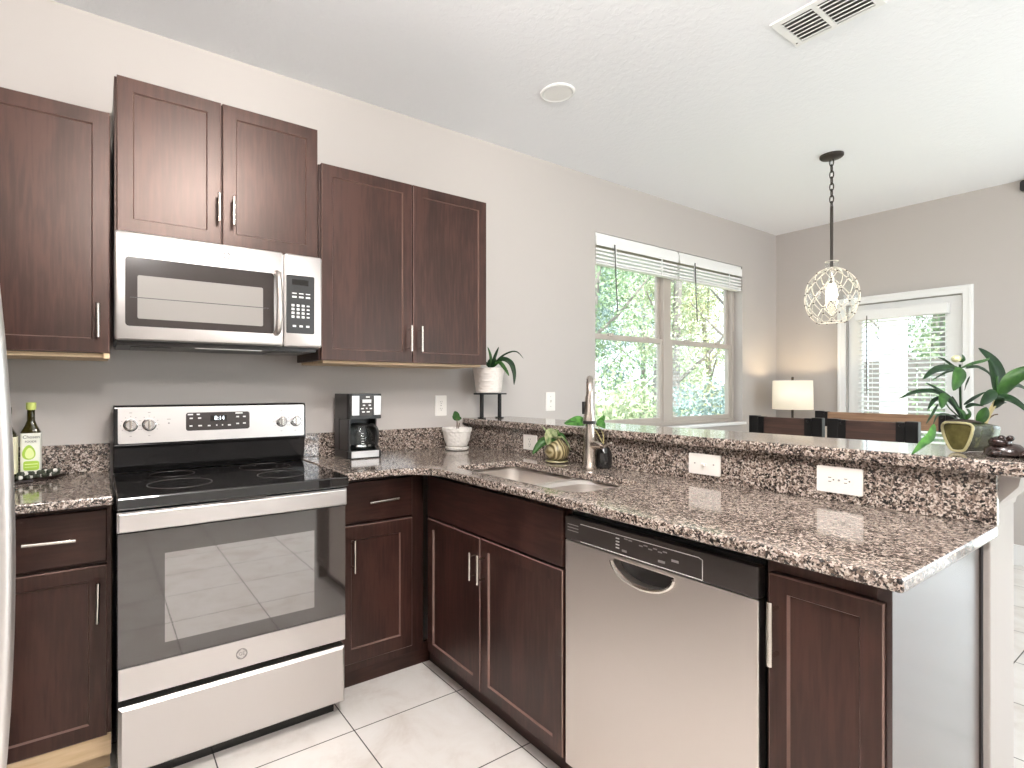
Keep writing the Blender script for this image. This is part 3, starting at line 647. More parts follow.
def dishwasher():
    t = thing('dishwasher', (1.5, -1.7, 0), 'stainless dishwasher with black control strip under the counter', 'dishwasher')
    mb = MB(); mb.box(1.23, 1.79, -2.003, -1.403, .09, .90); mb.box(1.27, 1.75, -1.99, -1.42, .0, .09); link('body', mb, 'black_plastic', t)
    T = TX(1.2295)
    arc = [(-1.690+.098*math.cos(a), .804+.052*math.sin(a)) for a in [PI+PI*i/16 for i in range(17)]]
    mb = MB(); mb.prism([(-2.004, .10), (-1.402, .10), (-1.402, .8165), (-2.004, .8165)], T, .002, .034, [arc]); d = link('door', mb, 'steel_vertical', t, bevel=.003)
    mb = MB(); mb.prism([(-1.690+.10*math.cos(a), .806+.056*math.sin(a)) for a in [PI+PI*i/16 for i in range(17)]], T, .0015, .006); link('handle_pocket', mb, 'black_plastic', d)
    mb = MB(); mb.tube([T(-1.690+.101*math.cos(a), .802+.055*math.sin(a), .036) for a in [PI*1.02+PI*.96*i/16 for i in range(17)]], .0065, 8); link('handle', mb, 'brushed_nickel', d, smooth_=True)
    mb = MB(); mb.box(-2.004, -1.402, .8185, .892, .002, .036, T); p = link('control_panel', mb, 'charcoal_plastic', t, bevel=.004)
    T1 = TX(1.1935)
    mb = MB()
    P = [(-1.47, .877), (-1.86, .877), (-1.87, .873), (-1.87, .823)]
    mb.tube([T1(a, b, .0005) for a, b in P], .0011, 5); mb.tube([T1(-1.47, .823, .0005), T1(-1.868, .823, .0005)], .0012, 5)
    link('panel_line', mb, 'white_print', p)
    mb = MB()
    for k in range(3): mb.box(-1.46, -1.415, .848+.0095*k, .8505+.0095*k, 0, .001, T1)
    link('vent_slot', mb, 'grey_print', p)
    for k in range(4):
        mb = MB(); mb.box(-1.617, -1.605, .838+.009*k, .841+.009*k, 0, .0015, T1); link('indicator_light', mb, 'white_print', p)
    for k, (a, b) in enumerate(((-1.640, .871), (-1.655, .870), (-1.69, .864), (-1.705, .868), (-1.720, .862), (-1.735, .867), (-1.75, .862), (-1.765, .866))):
        mb = MB(); mb.box(a-.006, a+.006, b-.0016, b+.0016, 0, .0012, T1); link('button_legend', mb, 'grey_print', p)
    for a, b, w in ((-1.795, .850, .02), (-1.755, .838, .02), (-1.635, .836, .016)):
        mb = MB(); mb.box(a-w/2, a+w/2, b-.003, b+.003, 0, .002, T1); link('button', mb, 'grey_print', p)
dishwasher()
def fridge():
    t = thing('refrigerator', (-.6, -1.35, 0), 'stainless refrigerator at the left edge, only its bowed handle seen', 'refrigerator')
    mb = MB(); mb.box(-1.04, -.33, -1.80, -.87, .03, 1.88); mb.box(-1.0, -.36, -1.77, -.9, 0, .03); link('body', mb, 'grey_plastic', t, bevel=.004)
    mb = MB(); mb.box(-.329, -.268, -1.795, -.875, .62, 1.875); d = link('door', mb, 'steel', t, bevel=.012)
    mb = MB(); mb.box(-.329, -.268, -1.795, -.875, .05, .61); link('freezer_drawer', mb, 'steel', t, bevel=.012)
    P = [(-.269, -1.42, .28+.42), (-.22, -1.42, .31+.42)]
    P = [(-.270, -1.42, .33)]+[(-.180-.0937*((z-1.0))**2, -1.42, z) for z in [.345+i*.0655 for i in range(21)]]+[(-.270, -1.42, 1.67)]
    mb = MB(); mb.tube(P, .0155, 12); link('handle', mb, 'steel', d, smooth_=True)
fridge()

# ------------------------------------------------------------------ small things on the counters
RT = Vector((.8298, -.5581, 0)); DP = Vector((.5581, .8298, 0))     # across and away, as seen from the kitchen
def coffee_maker():
    x0, x1, yb, yf, z0, z1 = .942, 1.118, -.045, -.235, .9585, 1.272
    t = thing('coffee_maker', ((x0+x1)/2, -.14, z0), 'black and steel drip coffee maker right of the stove', 'coffee maker')
    mb = MB(); mb.box(x0, x1, yb-.07, yb, z0+.035, 1.15); mb.box(x0, x0+.014, yf+.004, yb-.07, z0+.035, 1.15); mb.box(x1-.012, x1, yf+.06, yb-.07, z0+.035, 1.15); tower = link('tower', mb, 'black_plastic', t, bevel=.006)
    mb = MB(); mb.prism(rrect(x0-.002, x1+.002, yf, yb, .02), TZ(z0), .001, .036); b = link('base', mb, 'black_plastic', t, bevel=.003)
    mb = MB(); mb.prism(rrect(x0-.002, x1+.002, yf, yb, .02), TZ(1.15), 0, z1-1.15); h = link('brew_head', mb, 'black_plastic', t, bevel=.006)
    T = TY(yf)
    mb = MB(); mb.box(x0+.014, x1-.018, z0+.005, z0+.037, -.001, .003, T); link('base_plate', mb, 'steel', b, bevel=.001)
    for a0, a1 in ((x0+.016, x0+.054), (x1-.046, x1-.008)):
        mb = MB(); mb.box(a0, a1, 1.168, 1.262, -.001, .003, T); link('steel_panel', mb, 'steel', h, bevel=.001)
    mb = MB(); mb.box(x0+.060, x1-.050, 1.166, 1.264, -.001, .002, T); cp = link('control_panel', mb, 'charcoal_plastic', h)
    mb = MB(); mb.box(x0+.070, x1-.060, 1.228, 1.244, .002, .003, T); link('display', mb, 'white_print', cp)
    for a, bz, w in ((.098, 1.256, .02), (.078, 1.216, .012), (.108, 1.216, .012), (.070, 1.200, .014), (.092, 1.201, .008), (.114, 1.200, .012), (.075, 1.184, .014), (.100, 1.184, .016)):
        mb = MB(); mb.box(x0+a-w/2, x0+a+w/2, bz-.003, bz+.003, .002, .0032, T); link('button', mb, 'white_print', cp)
    # carafe
    cx, cy, cz = 1.030, -.170, z0+.042
    c = thing('coffee_carafe', (cx, cy, cz), 'round glass coffee pot with black handle inside the coffee maker', 'coffee pot')
    mb = MB(); mb.lathe([(.048, 0), (.058, .012), (.066, .04), (.062, .07), (.048, .098), (.044, .112)], (cx, cy, cz), cap1=False); link('glass', mb, 'clear_glass', c, smooth_=True)
    mb = MB(); mb.lathe([(.046, .0), (.05, .002), (.055, .012), (.052, .02), (.0, .021)], (cx, cy, cz+.0015)); link('base_ring', mb, 'chrome', c, smooth_=True)
    mb = MB(); mb.lathe([(.046, .110), (.047, .118), (.030, .126), (.0, .127)], (cx, cy, cz)); link('lid', mb, 'black_plastic', c, smooth_=True)
    mb = MB()
    for i in range(5): mb.tube([Vector((cx, cy, cz+.03+.012*i))+Vector((math.cos(q)*(.0668-.0008*i**1.6), math.sin(q)*(.0668-.0008*i**1.6), 0)) for q in (-1.9, -1.8, -1.7)], .0012, 5)
    link('measure_marks', mb, 'white_print', c)
    D = Vector((.50, -.87, 0)).normalized(); P = [Vector((cx, cy, cz+z))+D*r for r, z in ((.045, .112), (.075, .118), (.098, .098), (.101, .06), (.092, .025), (.066, .030))]
    mb = MB(); mb.tube(smooth(P, 8), .0085, 10); link('handle', mb, 'black_plastic', c, smooth_=True)
    cd = MB(); cd.tube(smooth([(1.124, -.06, 1.06), (1.150, -.10, 1.02), (1.152, -.13, .972), (1.135, -.10, .9625), (1.123, -.07, .963)], 8), .003, 6); link('power_cord', cd, 'black_plastic', t, smooth_=True)
coffee_maker()

def outlet(kind, name, T, a, b, w, h, label, cat):
    p = T(a, b, 0); t = thing(name, tuple(p), label, cat)
    mb = MB(); mb.prism(rrect(a-w/2, a+w/2, b-h/2, b+h/2, .004), T, .0005, .006); pl = link('cover_plate', mb, 'white_plastic', t, bevel=.0015)
    if kind == 'v' or kind == 'h':
        for s in (-1, 1):
            ca, cb = (a, b+s*.0195*h/.115) if kind == 'v' else (a+s*.0205, b)
            mb = MB(); mb.prism(circle(ca, cb, .0165, 20), T, .005, .0075); r = link('receptacle', mb, 'white_plastic', t)
            mb = MB()
            for q in (-.006, .006):
                if kind == 'v': mb.box(ca+q-.001, ca+q+.001, cb-.001, cb+.007, .007, .0079, T)
                else: mb.box(ca-.001-.0, ca+.007, cb+q-.001, cb+q+.001, .007, .0079, T)
            mb.lathe([(.0022, 0), (.0022, .0006)], tuple(T(ca-(0 if kind == 'v' else .007), cb-(.007 if kind == 'v' else 0), .0078)), 8, 'y' if T(1, 0, 0).x-T(0, 0, 0).x > .5 else 'x')
            link('slots', mb, 'label_ink', r)
        mb = MB(); mb.prism(circle(a, b, .003, 10), T, .0055, .0075); link('screw', mb, 'grey_print', t)
    elif kind == 's':
        mb = MB(); mb.box(a-.005, a+.005, b-.011, b+.011, .0055, .009, T); mb.box(a-.0035, a+.0035, b+.0, b+.009, .009, .018, T); link('toggle', mb, 'white_plastic', t, bevel=.001)
        mb = MB()
        for s in (-1, 1): mb.prism(circle(a, b+s*.033, .003, 10), T, .0055, .007)
        link('screw', mb, 'grey_print', t)
    elif kind == 'sh':
        mb = MB(); mb.box(a-.011, a+.011, b-.005, b+.005, .0055, .009, T); mb.box(a-.004, a+.004, b-.004, b+.004, .009, .019, T); link('toggle', mb, 'white_plastic', t, bevel=.001)
        mb = MB()
        for s in (-1, 1): mb.prism(circle(a+s*.036, b+.002, .003, 10), T, .0055, .007)
        link('screw', mb, 'grey_print', t)
outlet('v', 'outlet', TY(0), 1.606, 1.198, .078, .118, 'white outlet on the wall under the cabinet by the coffee maker', 'outlet')
outlet('s', 'light_switch', TY(0), 2.478, 1.21, .082, .126, 'white toggle switch on the wall left of the window', 'light switch')
outlet('v', 'outlet', TX(1.789), -.575, 1.022, .100, .076, 'white outlet on the granite splash behind the gourd vase', 'outlet')
outlet('sh', 'light_switch', TX(1.789), -1.518, 1.021, .120, .074, 'white sideways switch plate in the middle of the granite splash', 'light switch')
outlet('h', 'outlet', TX(1.789), -1.943, 1.024, .118, .078, 'white sideways double outlet near the peninsula end', 'outlet')

def bottles():
    zt = .9585
    mb = MB(); P = []
    for i in range(36):
        a = 2*PI*i/36; u, v = .155*math.cos(a)*(1+.05*math.cos(3*a)), .075*math.sin(a)
        P.append((-.285+u*.80-v*.6, -.112+u*.6+v*.80))
    mb.prism(P, TZ(zt), .0005, .012); tag(link('serving_tray', mb, 'dark_stone', bevel=.003, at=(-.285, -.112, zt)), 'black slate tray under the oil bottles', 'tray')
    zb = zt+.0125
    def bottle(cx, cy, w, hb, htop, cap, capm, lab, labm, name='oil_bottle'):
        t = thing(name, (cx, cy, zb), lab, 'bottle')
        mb = MB(); R = []
        for i, z in ((.004, 0), (0, .006), (0, hb), (w*.18, hb+.022), (w*.29, hb+.042), (w*.30, htop-.012), (w*.28, htop)):
            R.append([Vector((x, y, zb+z)) for x, y in rrect(cx-w/2+i, cx+w/2-i, cy-w/2+i, cy+w/2-i, max(.003, min(.01, w/2-i-.001)))])
        mb.rings(R); g = link('glass', mb, 'oil_glass', t, smooth_=True)
        mb = MB(); mb.lathe([(.0135, htop-.008), (.0155, htop-.004), (.0155, htop+cap), (.012, htop+cap+.002)], (cx, cy, zb), 18); link('cap', mb, capm, t, smooth_=True)
        mb = MB(); mb.prism(rrect(cx-w/2-.001, cx+w/2+.001, cy-w/2-.001, cy+w/2+.001, .009), TZ(zb), .022, hb-.004); l = link('label', mb, labm, t)
        return t, l
    cx, cy, w = -.253, -.098, .058
    t, l = bottle(cx, cy, w, .166, .255, .018, 'cap_green', 'green avocado oil bottle with white label and pale green cap', 'label_white')
    T = TY(cy-w/2-.001)
    text('label_lettering', 'Chosen', T, cx+.003, zb+.148, .0004, .016, 'label_ink', l)
    text('label_lettering', 'FOODS', T, cx+.001, zb+.131, .0004, .010, 'label_ink', l)
    mb = MB(); mb.prism([(cx-.004+.019*math.cos(a)*(1-.25*math.sin(a)), zb+.092+.027*math.sin(a)) for a in [2*PI*i/28 for i in range(28)]], T, .0002, .0009); link('avocado_print', mb, 'label_green', l)
    mb = MB(); mb.prism([(cx-.002+.013*math.cos(a)*(1-.25*math.sin(a)), zb+.089+.020*math.sin(a)) for a in [2*PI*i/24 for i in range(24)]], T, .0006, .0013); link('avocado_print', mb, 'avocado_light', l)
    mb = MB(); mb.prism(rrect(cx-.020, cx+.026, zb+.026, zb+.060, .008), T, .0002, .0009); lb = link('label_panel', mb, 'label_green', l)
    mb = MB(); mb.box(cx-.016, cx+.023, zb+.047, zb+.050, .0008, .0013, T); mb.box(cx-.016, cx+.020, zb+.037, zb+.039, .0008, .0013, T); link('label_stripe', mb, 'avocado_light', lb)
    cx, cy = -.318, -.150
    t, l = bottle(cx, cy, .060, .158, .240, .018, 'label_ink', 'dark-topped oil bottle with cream label, half hidden at the left edge', 'label_cream')
    T = TY(cy-.031)
    mb = MB(); mb.tube([T(cx+.004, zb+.11, .0004), T(cx+.018, zb+.085, .0004)], .0015, 5); mb.tube([T(cx+.010, zb+.08, .0004), T(cx+.014, zb+.105, .0004)], .0013, 5); link('label_print', mb, 'label_ink', l)
    t = thing('bead_garland', (-.235, -.160, zb), 'string of black and white beads lying in front of the bottles', 'beads')
    for m, sel in (('label_ink', 0), ('white_ceramic', 1)):
        mb = MB()
        for i in range(26):
            if (i % 3 == 2) != bool(sel): continue
            f = i/25; x = -.285+.115*f; y = -.185+.06*f+.008*math.sin(i*1.9); z = zb+.008+(.012 if i % 2 else 0)
            mb.sphere((x, y, z), .008, 8)
        link('dark_beads' if not sel else 'pale_beads', mb, m, t, smooth_=True)
bottles()

# ------------------------------------------------------------------ plants
def small_pot():
    c = (1.600, -.180, .9585); t = thing('potted_plant', c, 'small white pot with one sprouting leaf in the counter corner', 'plant')
    mb = MB(); mb.lathe([(.052, .0), (.062, .004), (.066, .014), (.064, .018), (.05, .018)], c, 32); link('saucer', mb, 'white_ceramic', t, smooth_=True)
    mb = MB(); mb.lathe([(.045, .0185), (.058, .025), (.072, .06), (.078, .10), (.083, .104), (.083, .122), (.076, .123), (.072, .11)], c, 36, cap1=False); link('pot', mb, 'white_ceramic', t, smooth_=True)
    mb = MB(); mb.lathe([(.0755, .105), (.07, .112), (.0, .114)], c, 24); link('soil', mb, 'soil', t)
    b = Vector(c)+Vector((0, 0, .112)); mb = MB(); mb.tube([b, b+Vector((.002, 0, .03)), b+Vector((0, .0, .06))], .003, 6); mb.tube([b+RT*.008, b+RT*.014+Vector((0, 0, .035))], .0025, 6); link('stem', mb, 'brown_stem', t, smooth_=True)
    mb = MB(); mb.leaf([b+Vector((0, 0, .05))-RT*.012, b+Vector((0, 0, .075))-RT*.004, b+Vector((0, 0, .102))-RT*.012], .042, up=-DP); mb.leaf([b+Vector((0, 0, .052)), b+Vector((0, 0, .062))+RT*.012, b+Vector((0, 0, .060))+RT*.026], .024, up=-DP); link('leaf', mb, 'leaf_mid', t, smooth_=True)
small_pot()
def leaves(t, base, sc, ref, specs, vd=DP):
    """each leaf is its own mesh: list of (offset across, offset up) with its own depth sweep, width and material"""
    for P, w, dp0, dp1, m in specs:
        n = len(P)-1
        pts = [base+RT*((x-ref[0])*sc)+vd*(dp0+(dp1-dp0)*i/n)+Vector((0, 0, (ref[1]-y)*sc)) for i, (x, y) in enumerate(P)]
        mb = MB(); mb.leaf(pts, w*sc*.86, up=(-DP*.85+Vector((0, 0, .5))).normalized(), n=14); link('leaf', mb, m, t, smooth_=True, solid=.0006)
def shelf_plant():
    x, y, z = 1.874, -.125, 1.1227
    s = thing('plant_stand', (x, y, z), 'thin black metal riser on the bar end against the wall', 'plant stand')
    mb = MB(); mb.box(x-.088, x+.088, y-.045, y+.045, 1.262, 1.270); link('top_plate', mb, 'black_metal', s)
    for q in (-.066, .066):
        mb = MB(); mb.box(x+q-.008, x+q+.008, y-.014, y+.002, z+.006, 1.262); link('leg', mb, 'black_metal', s)
        mb = MB(); mb.box(x+q-.008, x+q+.008, y-.035, y+.025, z, z+.006); link('foot', mb, 'black_metal', s)
    c = (x-.012, y, 1.2705); t = thing('potted_plant', c, 'trailing plant in textured white pot on the black metal riser', 'plant')
    mb = MB(); mb.lathe([(.066, 0), (.074, .004), (.092, .138), (.094, .146), (.088, .147), (.085, .13)], c, 36, cap1=False); link('pot', mb, 'scaled_ceramic', t, smooth_=True)
    mb = MB(); mb.lathe([(.088, .125), (.05, .13), (.0, .132)], c, 24); link('soil', mb, 'soil', t)
    b = Vector(c)+Vector((0, 0, .135)); D = 'leaf_dark'
    leaves(t, b, .000977, (285, 232), [
        ([(300, 225), (298, 150), (280, 90)], 20, 0, .01, 'leaf_mid'), ([(305, 225), (320, 160), (346, 92)], 24, 0, -.01, D),
        ([(308, 220), (345, 165), (400, 130), (450, 125), (489, 166)], 14, -.01, -.06, D), ([(310, 215), (360, 168), (412, 190), (432, 250), (430, 322)], 40, -.02, -.08, D),
        ([(310, 215), (345, 188), (380, 230), (400, 270)], 30, -.02, -.09, 'leaf_mid'), ([(318, 205), (380, 162), (425, 190), (440, 250)], 26, 0, .02, D),
        ([(300, 228), (284, 195), (290, 165)], 22, -.02, -.04, D), ([(300, 225), (312, 190), (330, 168)], 26, -.02, -.04, D), ([(300, 225), (250, 170), (215, 150)], 22, 0, .03, D)])
shelf_plant()
def gourd_vase():
    c = (1.700, -.852, .9585); t = thing('potted_plant', c, 'pale-leaved plant in mottled brown gourd vase beside the faucet', 'plant')
    mb = MB(); mb.lathe([(.036, 0), (.052, .006), (.050, .010), (.03, .010)], c, 28); link('saucer', mb, 'cream_glaze', t, smooth_=True)
    mb = MB(); mb.lathe([(.030, .0105), (.050, .025), (.058, .05), (.050, .076), (.030, .095), (.018, .108), (.020, .120), (.015, .12)], c, 30); link('vase', mb, 'gourd_glaze', t, smooth_=True)
    b = Vector(c)+Vector((0, 0, .118)); s = .000447     # crop px -> m
    leaves(t, b, s, (395, 400), [
        ([(390, 420), (330, 350), (290, 400), (285, 480)], 105, -.02, -.05, 'leaf_pale'), ([(385, 400), (320, 345), (300, 360), (310, 470)], 80, -.03, -.05, 'leaf_pale'),
        ([(385, 420), (270, 430), (190, 490), (130, 570)], 95, -.02, -.05, 'leaf_mid'), ([(395, 420), (405, 360), (385, 320)], 40, 0, .0, 'leaf_pale'),
        ([(395, 420), (300, 350), (240, 285)], 20, 0, .01, 'leaf_pale'), ([(400, 410), (440, 400), (490, 460), (520, 530)], 24, -.02, -.04, 'leaf_pale'), ([(400, 410), (430, 370), (480, 420)], 34, -.01, -.03, 'leaf_mid')])
gourd_vase()
def pothos():
    c = (1.738, -1.092, .9585); t = thing('potted_plant', c, 'small black vase with bright green leaves behind the faucet', 'plant')
    mb = MB(); mb.lathe([(.028, 0), (.034, .006), (.036, .06), (.026, .085), (.017, .095), (.018, .104), (.013, .104)], c, 26); link('vase', mb, 'black_enamel', t, smooth_=True)
    b = Vector(c)+Vector((0, 0, .10)); s = .000447; B = 'leaf_bright'
    mb = MB()
    mb.tube(smooth([b, b+RT*(-.03)+Vector((0, 0, .055)), b+RT*(-.07)+Vector((0, 0, .092))], 6), .0022, 6); mb.tube(smooth([b, b+Vector((.0, .004, .05)), b+RT*(-.035)+Vector((0, 0, .090))], 6), .0022, 6); link('stem', mb, 'cane', t, smooth_=True)
    leaves(t, b+Vector((0, 0, .093)), s, (815, 200), [([(640, 205), (590, 185), (520, 190), (430, 205)], 125, .0, -.03, B), ([(560, 175), (500, 180), (425, 200)], 34, -.01, -.03, 'leaf_mid'), ([(745, 200), (780, 205), (815, 250)], 100, .0, -.02, B), ([(760, 210), (800, 170), (822, 128)], 60, 0, .0, B)])
pothos()
def bar_plant():
    p0 = Vector((1.957, -2.178, 1.1227)); t = thing('planter', tuple(p0), 'green glazed log-shaped planter with leafy plants on the bar end', 'plant')
    VD = Vector((1.351, .296, 0)); AX = Vector((.95, -.30, 0)).normalized(); AR = Vector((AX.y, -AX.x, 0)); AR = -AR if AR.dot(RT) < 0 else AR
    pf = p0+Vector((-.002, -.018, 0))
    def F(a, b, c): return pf+AR*a-AX*c+Vector((0, 0, b))
    def sec(k, oz=0): return [(a_*.70, b_) for a_, b_ in [(-.050*k, .080*k+oz), (-.030*k, .084*k+oz), (.030*k, .083*k+oz), (.050*k, .078*k+oz), (.054*k, .066*k+oz), (.044*k, .035*k+oz), (.028*k, .008*k+oz), (.014*k, .001*k+oz), (-.014*k, .0*k+oz), (-.028*k, .008*k+oz), (-.046*k, .036*k+oz), (-.056*k, .066*k+oz)]]
    def sm(P): 
        Q = []
        n = len(P)
        for i in range(n):
            for f in (0, .5):
                q0, q1, q2, q3 = (Vector((*P[(i+k) % n], 0)) for k in (-1, 0, 1, 2))
                q = .5*((2*q1)+(q2-q0)*f+(2*q0-5*q1+4*q2-q3)*f*f+(3*q1-q0-3*q2+q3)*f**3); Q.append((q.x, q.y))
        return Q
    R = []
    for k, c, o in ((.80, .052, .009), (.97, .056, .001), (1.0, .046, 0), (.92, .03, .002), (.95, -.02, .001), (.85, -.06, .004), (.6, -.075, .014)): R.append([F(a, b, c) for a, b in sm(sec(k, o))])
    mb = MB(); mb.rings(R); body = link('pot', mb, 'jade_glaze', t, smooth_=True)
    mb = MB(); mb.tube([F(a, b, .056) for a, b in sm(sec(.92, .004))], .0035, 8, True); link('rim', mb, 'cream_glaze', body, smooth_=True)
    mb = MB(); mb.prism(sm(sec(.80, .009)), F, .050, .0545); link('face', mb, 'olive_glaze', body)
    mb = MB(); mb.lathe([(.012, -.05), (.030, -.045), (.036, -.02), (.036, .035), (.028, .042), (.024, .03)], tuple(p0+RT*.048+VD*.018+Vector((0, 0, .042))), 24, 'x'); link('side_lobe', mb, 'jade_glaze', body, smooth_=True)
    mb = MB(); mb.lathe([(.040, .082), (.02, .088), (0, .09)], tuple(p0), 16); link('soil', mb, 'soil', t)
    b = p0+Vector((0, 0, .084)); s = .000471; r = (385, 480); D, M = 'leaf_dark', 'leaf_mid'
    def stem(P, rad, m='leaf_mid', d0=0, d1=0):
        n = len(P)-1; mb = MB(); mb.tube(smooth([b+RT*((x-r[0])*s)+Vector((0, 0, (r[1]-y)*s))+VD*(d0+(d1-d0)*i/n) for i, (x, y) in enumerate(P)], 8), rad, 8); link('stem', mb, m, t, smooth_=True)
    stem([(390, 480), (372, 400), (368, 145)], .0028, D); stem([(385, 475), (330, 370), (300, 330)], .0016, M, 0, -.02); stem([(390, 475), (350, 380), (320, 335)], .0016, D, 0, .02); stem([(385, 475), (310, 410), (285, 375)], .0016, M)
    stem([(515, 495), (545, 430), (580, 370), (600, 330)], .0058, 'cane', .01, .01); stem([(520, 490), (560, 450), (592, 440)], .0018, 'brown_stem', .01, .0); stem([(583, 380), (590, 290), (592, 215)], .0028, M, .01, .02)
    mb = MB(); bb = b+RT*((358-r[0])*s)+Vector((0, 0, (r[1]-112)*s)); mb.sphere(bb-RT*.006, .011, 8, .9); link('flower_bud', mb, 'bud', t, smooth_=True)
    leaves(t, b, s, r, [
        ([(365, 130), (385, 110), (378, 88)], 34, 0, -.01, M),
        ([(368, 170), (300, 166), (220, 182), (155, 236)], 52, 0, -.05, D), ([(370, 165), (358, 220), (330, 300)], 82, -.01, -.04, M), ([(372, 168), (440, 140), (520, 118), (548, 100)], 22, 0, .03, M),
        ([(400, 168), (470, 158), (540, 195), (576, 275)], 26, 0, .04, D), ([(370, 178), (290, 188), (195, 240)], 16, 0, .03, D), ([(368, 180), (320, 150), (270, 115), (235, 100)], 22, 0, .02, D),
        ([(380, 462), (330, 370), (260, 308), (170, 254)], 40, 0, -.03, D), ([(370, 460), (320, 380), (230, 308), (110, 308), (20, 346)], 38, 0, -.05, D), ([(290, 320), (268, 350), (262, 402)], 58, -.02, -.05, M),
        ([(255, 335), (212, 360), (180, 412)], 26, -.01, -.03, D), ([(240, 378), (205, 440), (172, 492)], 16, -.02, -.04, D), ([(390, 385), (450, 345), (520, 308)], 22, 0, .03, D), ([(400, 402), (440, 383), (512, 392)], 26, 0, .0, D),
        ([(350, 470), (300, 438), (240, 442), (215, 500)], 14, -.03, -.06, D), ([(222, 490), (200, 560), (160, 595), (100, 656)], 52, -.06, -.085, 'leaf_bright'),
        ([(478, 495), (500, 440), (522, 396)], 76, -.01, -.02, M), ([(575, 300), (535, 338), (488, 384)], 70, -.01, -.03, D), ([(425, 215), (405, 260), (395, 300)], 14, 0, .02, D), ([(400, 470), (385, 430), (345, 400)], 40, -.02, -.03, M), ([(405, 470), (420, 430), (405, 405)], 34, -.02, -.03, M),
        ([(592, 330), (592, 225), (560, 120), (480, 40)], 112, .02, .05, D), ([(595, 330), (660, 242), (740, 190), (815, 158)], 92, .01, -.03, M), ([(572, 408), (620, 348), (690, 366), (785, 445)], 76, .01, -.05, D), ([(600, 345), (640, 292), (700, 262), (800, 305)], 60, .02, .06, D), ([(582, 350), (578, 275), (545, 200), (470, 158)], 18, .02, .04, D)], VD)
    # carved dark stone ornament
    q = Vector((1.885, -2.275, 1.1227))
    t2 = thing('stone_ornament', tuple(q), 'dark glossy carved stone frog beside the green planter', 'ornament')
    mb = MB(); mb.lathe([(.030, 0), (.038, .006), (.036, .020), (.024, .032), (.004, .036)], tuple(q), 20, sx=.95, sy=1.1); link('body', mb, 'dark_stone', t2, smooth_=True)
    mb = MB(); mb.sphere(tuple(q-RT*.014+Vector((0, 0, .036))), .022, 10, .75); mb.sphere(tuple(q-RT*.022-DP*.012+Vector((0, 0, .048))), .008, 8); mb.sphere(tuple(q-RT*.004-DP*.016+Vector((0, 0, .048))), .008, 8); link('head', mb, 'dark_stone', t2, smooth_=True)
    mb = MB(); mb.sphere(tuple(q+RT*.038-DP*.008+Vector((0, 0, .011))), .0155, 10, .7); mb.sphere(tuple(q-RT*.038-DP*.012+Vector((0, 0, .010))), .013, 10, .7); mb.sphere(tuple(q+RT*.010-DP*.030+Vector((0, 0, .009))), .013, 10, .65); link('feet', mb, 'dark_stone', t2, smooth_=True)
bar_plant()

# ------------------------------------------------------------------ dining side
def chair(x, y, face, w, ztop, label, m, group, railh=.105):
    """counter-height chair: the back is at x, the seat extends towards face (+1: +x)"""
    t = thing('dining_chair', (x, y, 0), label, 'chair', group); h = w/2
    mb = MB(); mb.box(min(x, x+face*.42), max(x, x+face*.42), y-h+.01, y+h-.01, .64, .685); link('seat', mb, m, t, bevel=.008)
    for s in (-1, 1):
        yy = y+s*(h-.03)
        mb = MB(); mb.box(x-.02, x+.02, yy-.025, yy+.025, .001, ztop); link('leg', mb, 'black_metal', t, bevel=.003)
        mb = MB(); xx = x+face*.39; mb.box(xx-.02, xx+.02, yy-.025, yy+.025, .001, .639); link('leg', mb, 'black_metal', t, bevel=.003)
        mb = MB(); mb.box(min(x+face*.02, xx-face*.02), max(x+face*.02, xx-face*.02), yy-.012, yy+.012, .25, .285); link('stretcher', mb, 'black_metal', t)
    mb = MB(); mb.box(x-.016, x+.016, y-h+.0552, y+h-.0552, ztop-railh, ztop-.006); rl = link('backrest', mb, m, t, bevel=.004)
    for s in (-1, 1):
        mb = MB(); a, b = sorted((y+s*(h-.0552), y+s*(h-.088))); mb.box(x-.021, x+.021, a, b, ztop-railh-.003, ztop-.004)
        for dz in (.02, railh-.02): mb.lathe([(.007, 0), (.005, .004)], (x-.0205, (a+b)/2, ztop-dz), 10, 'x')
        link('bracket', mb, 'black_metal', rl)
    mb = MB(); mb.box(x-.014, x+.014, y-h+.0552, y+h-.0552, ztop-.30, ztop-.22); link('lower_slat', mb, m, t, bevel=.004)
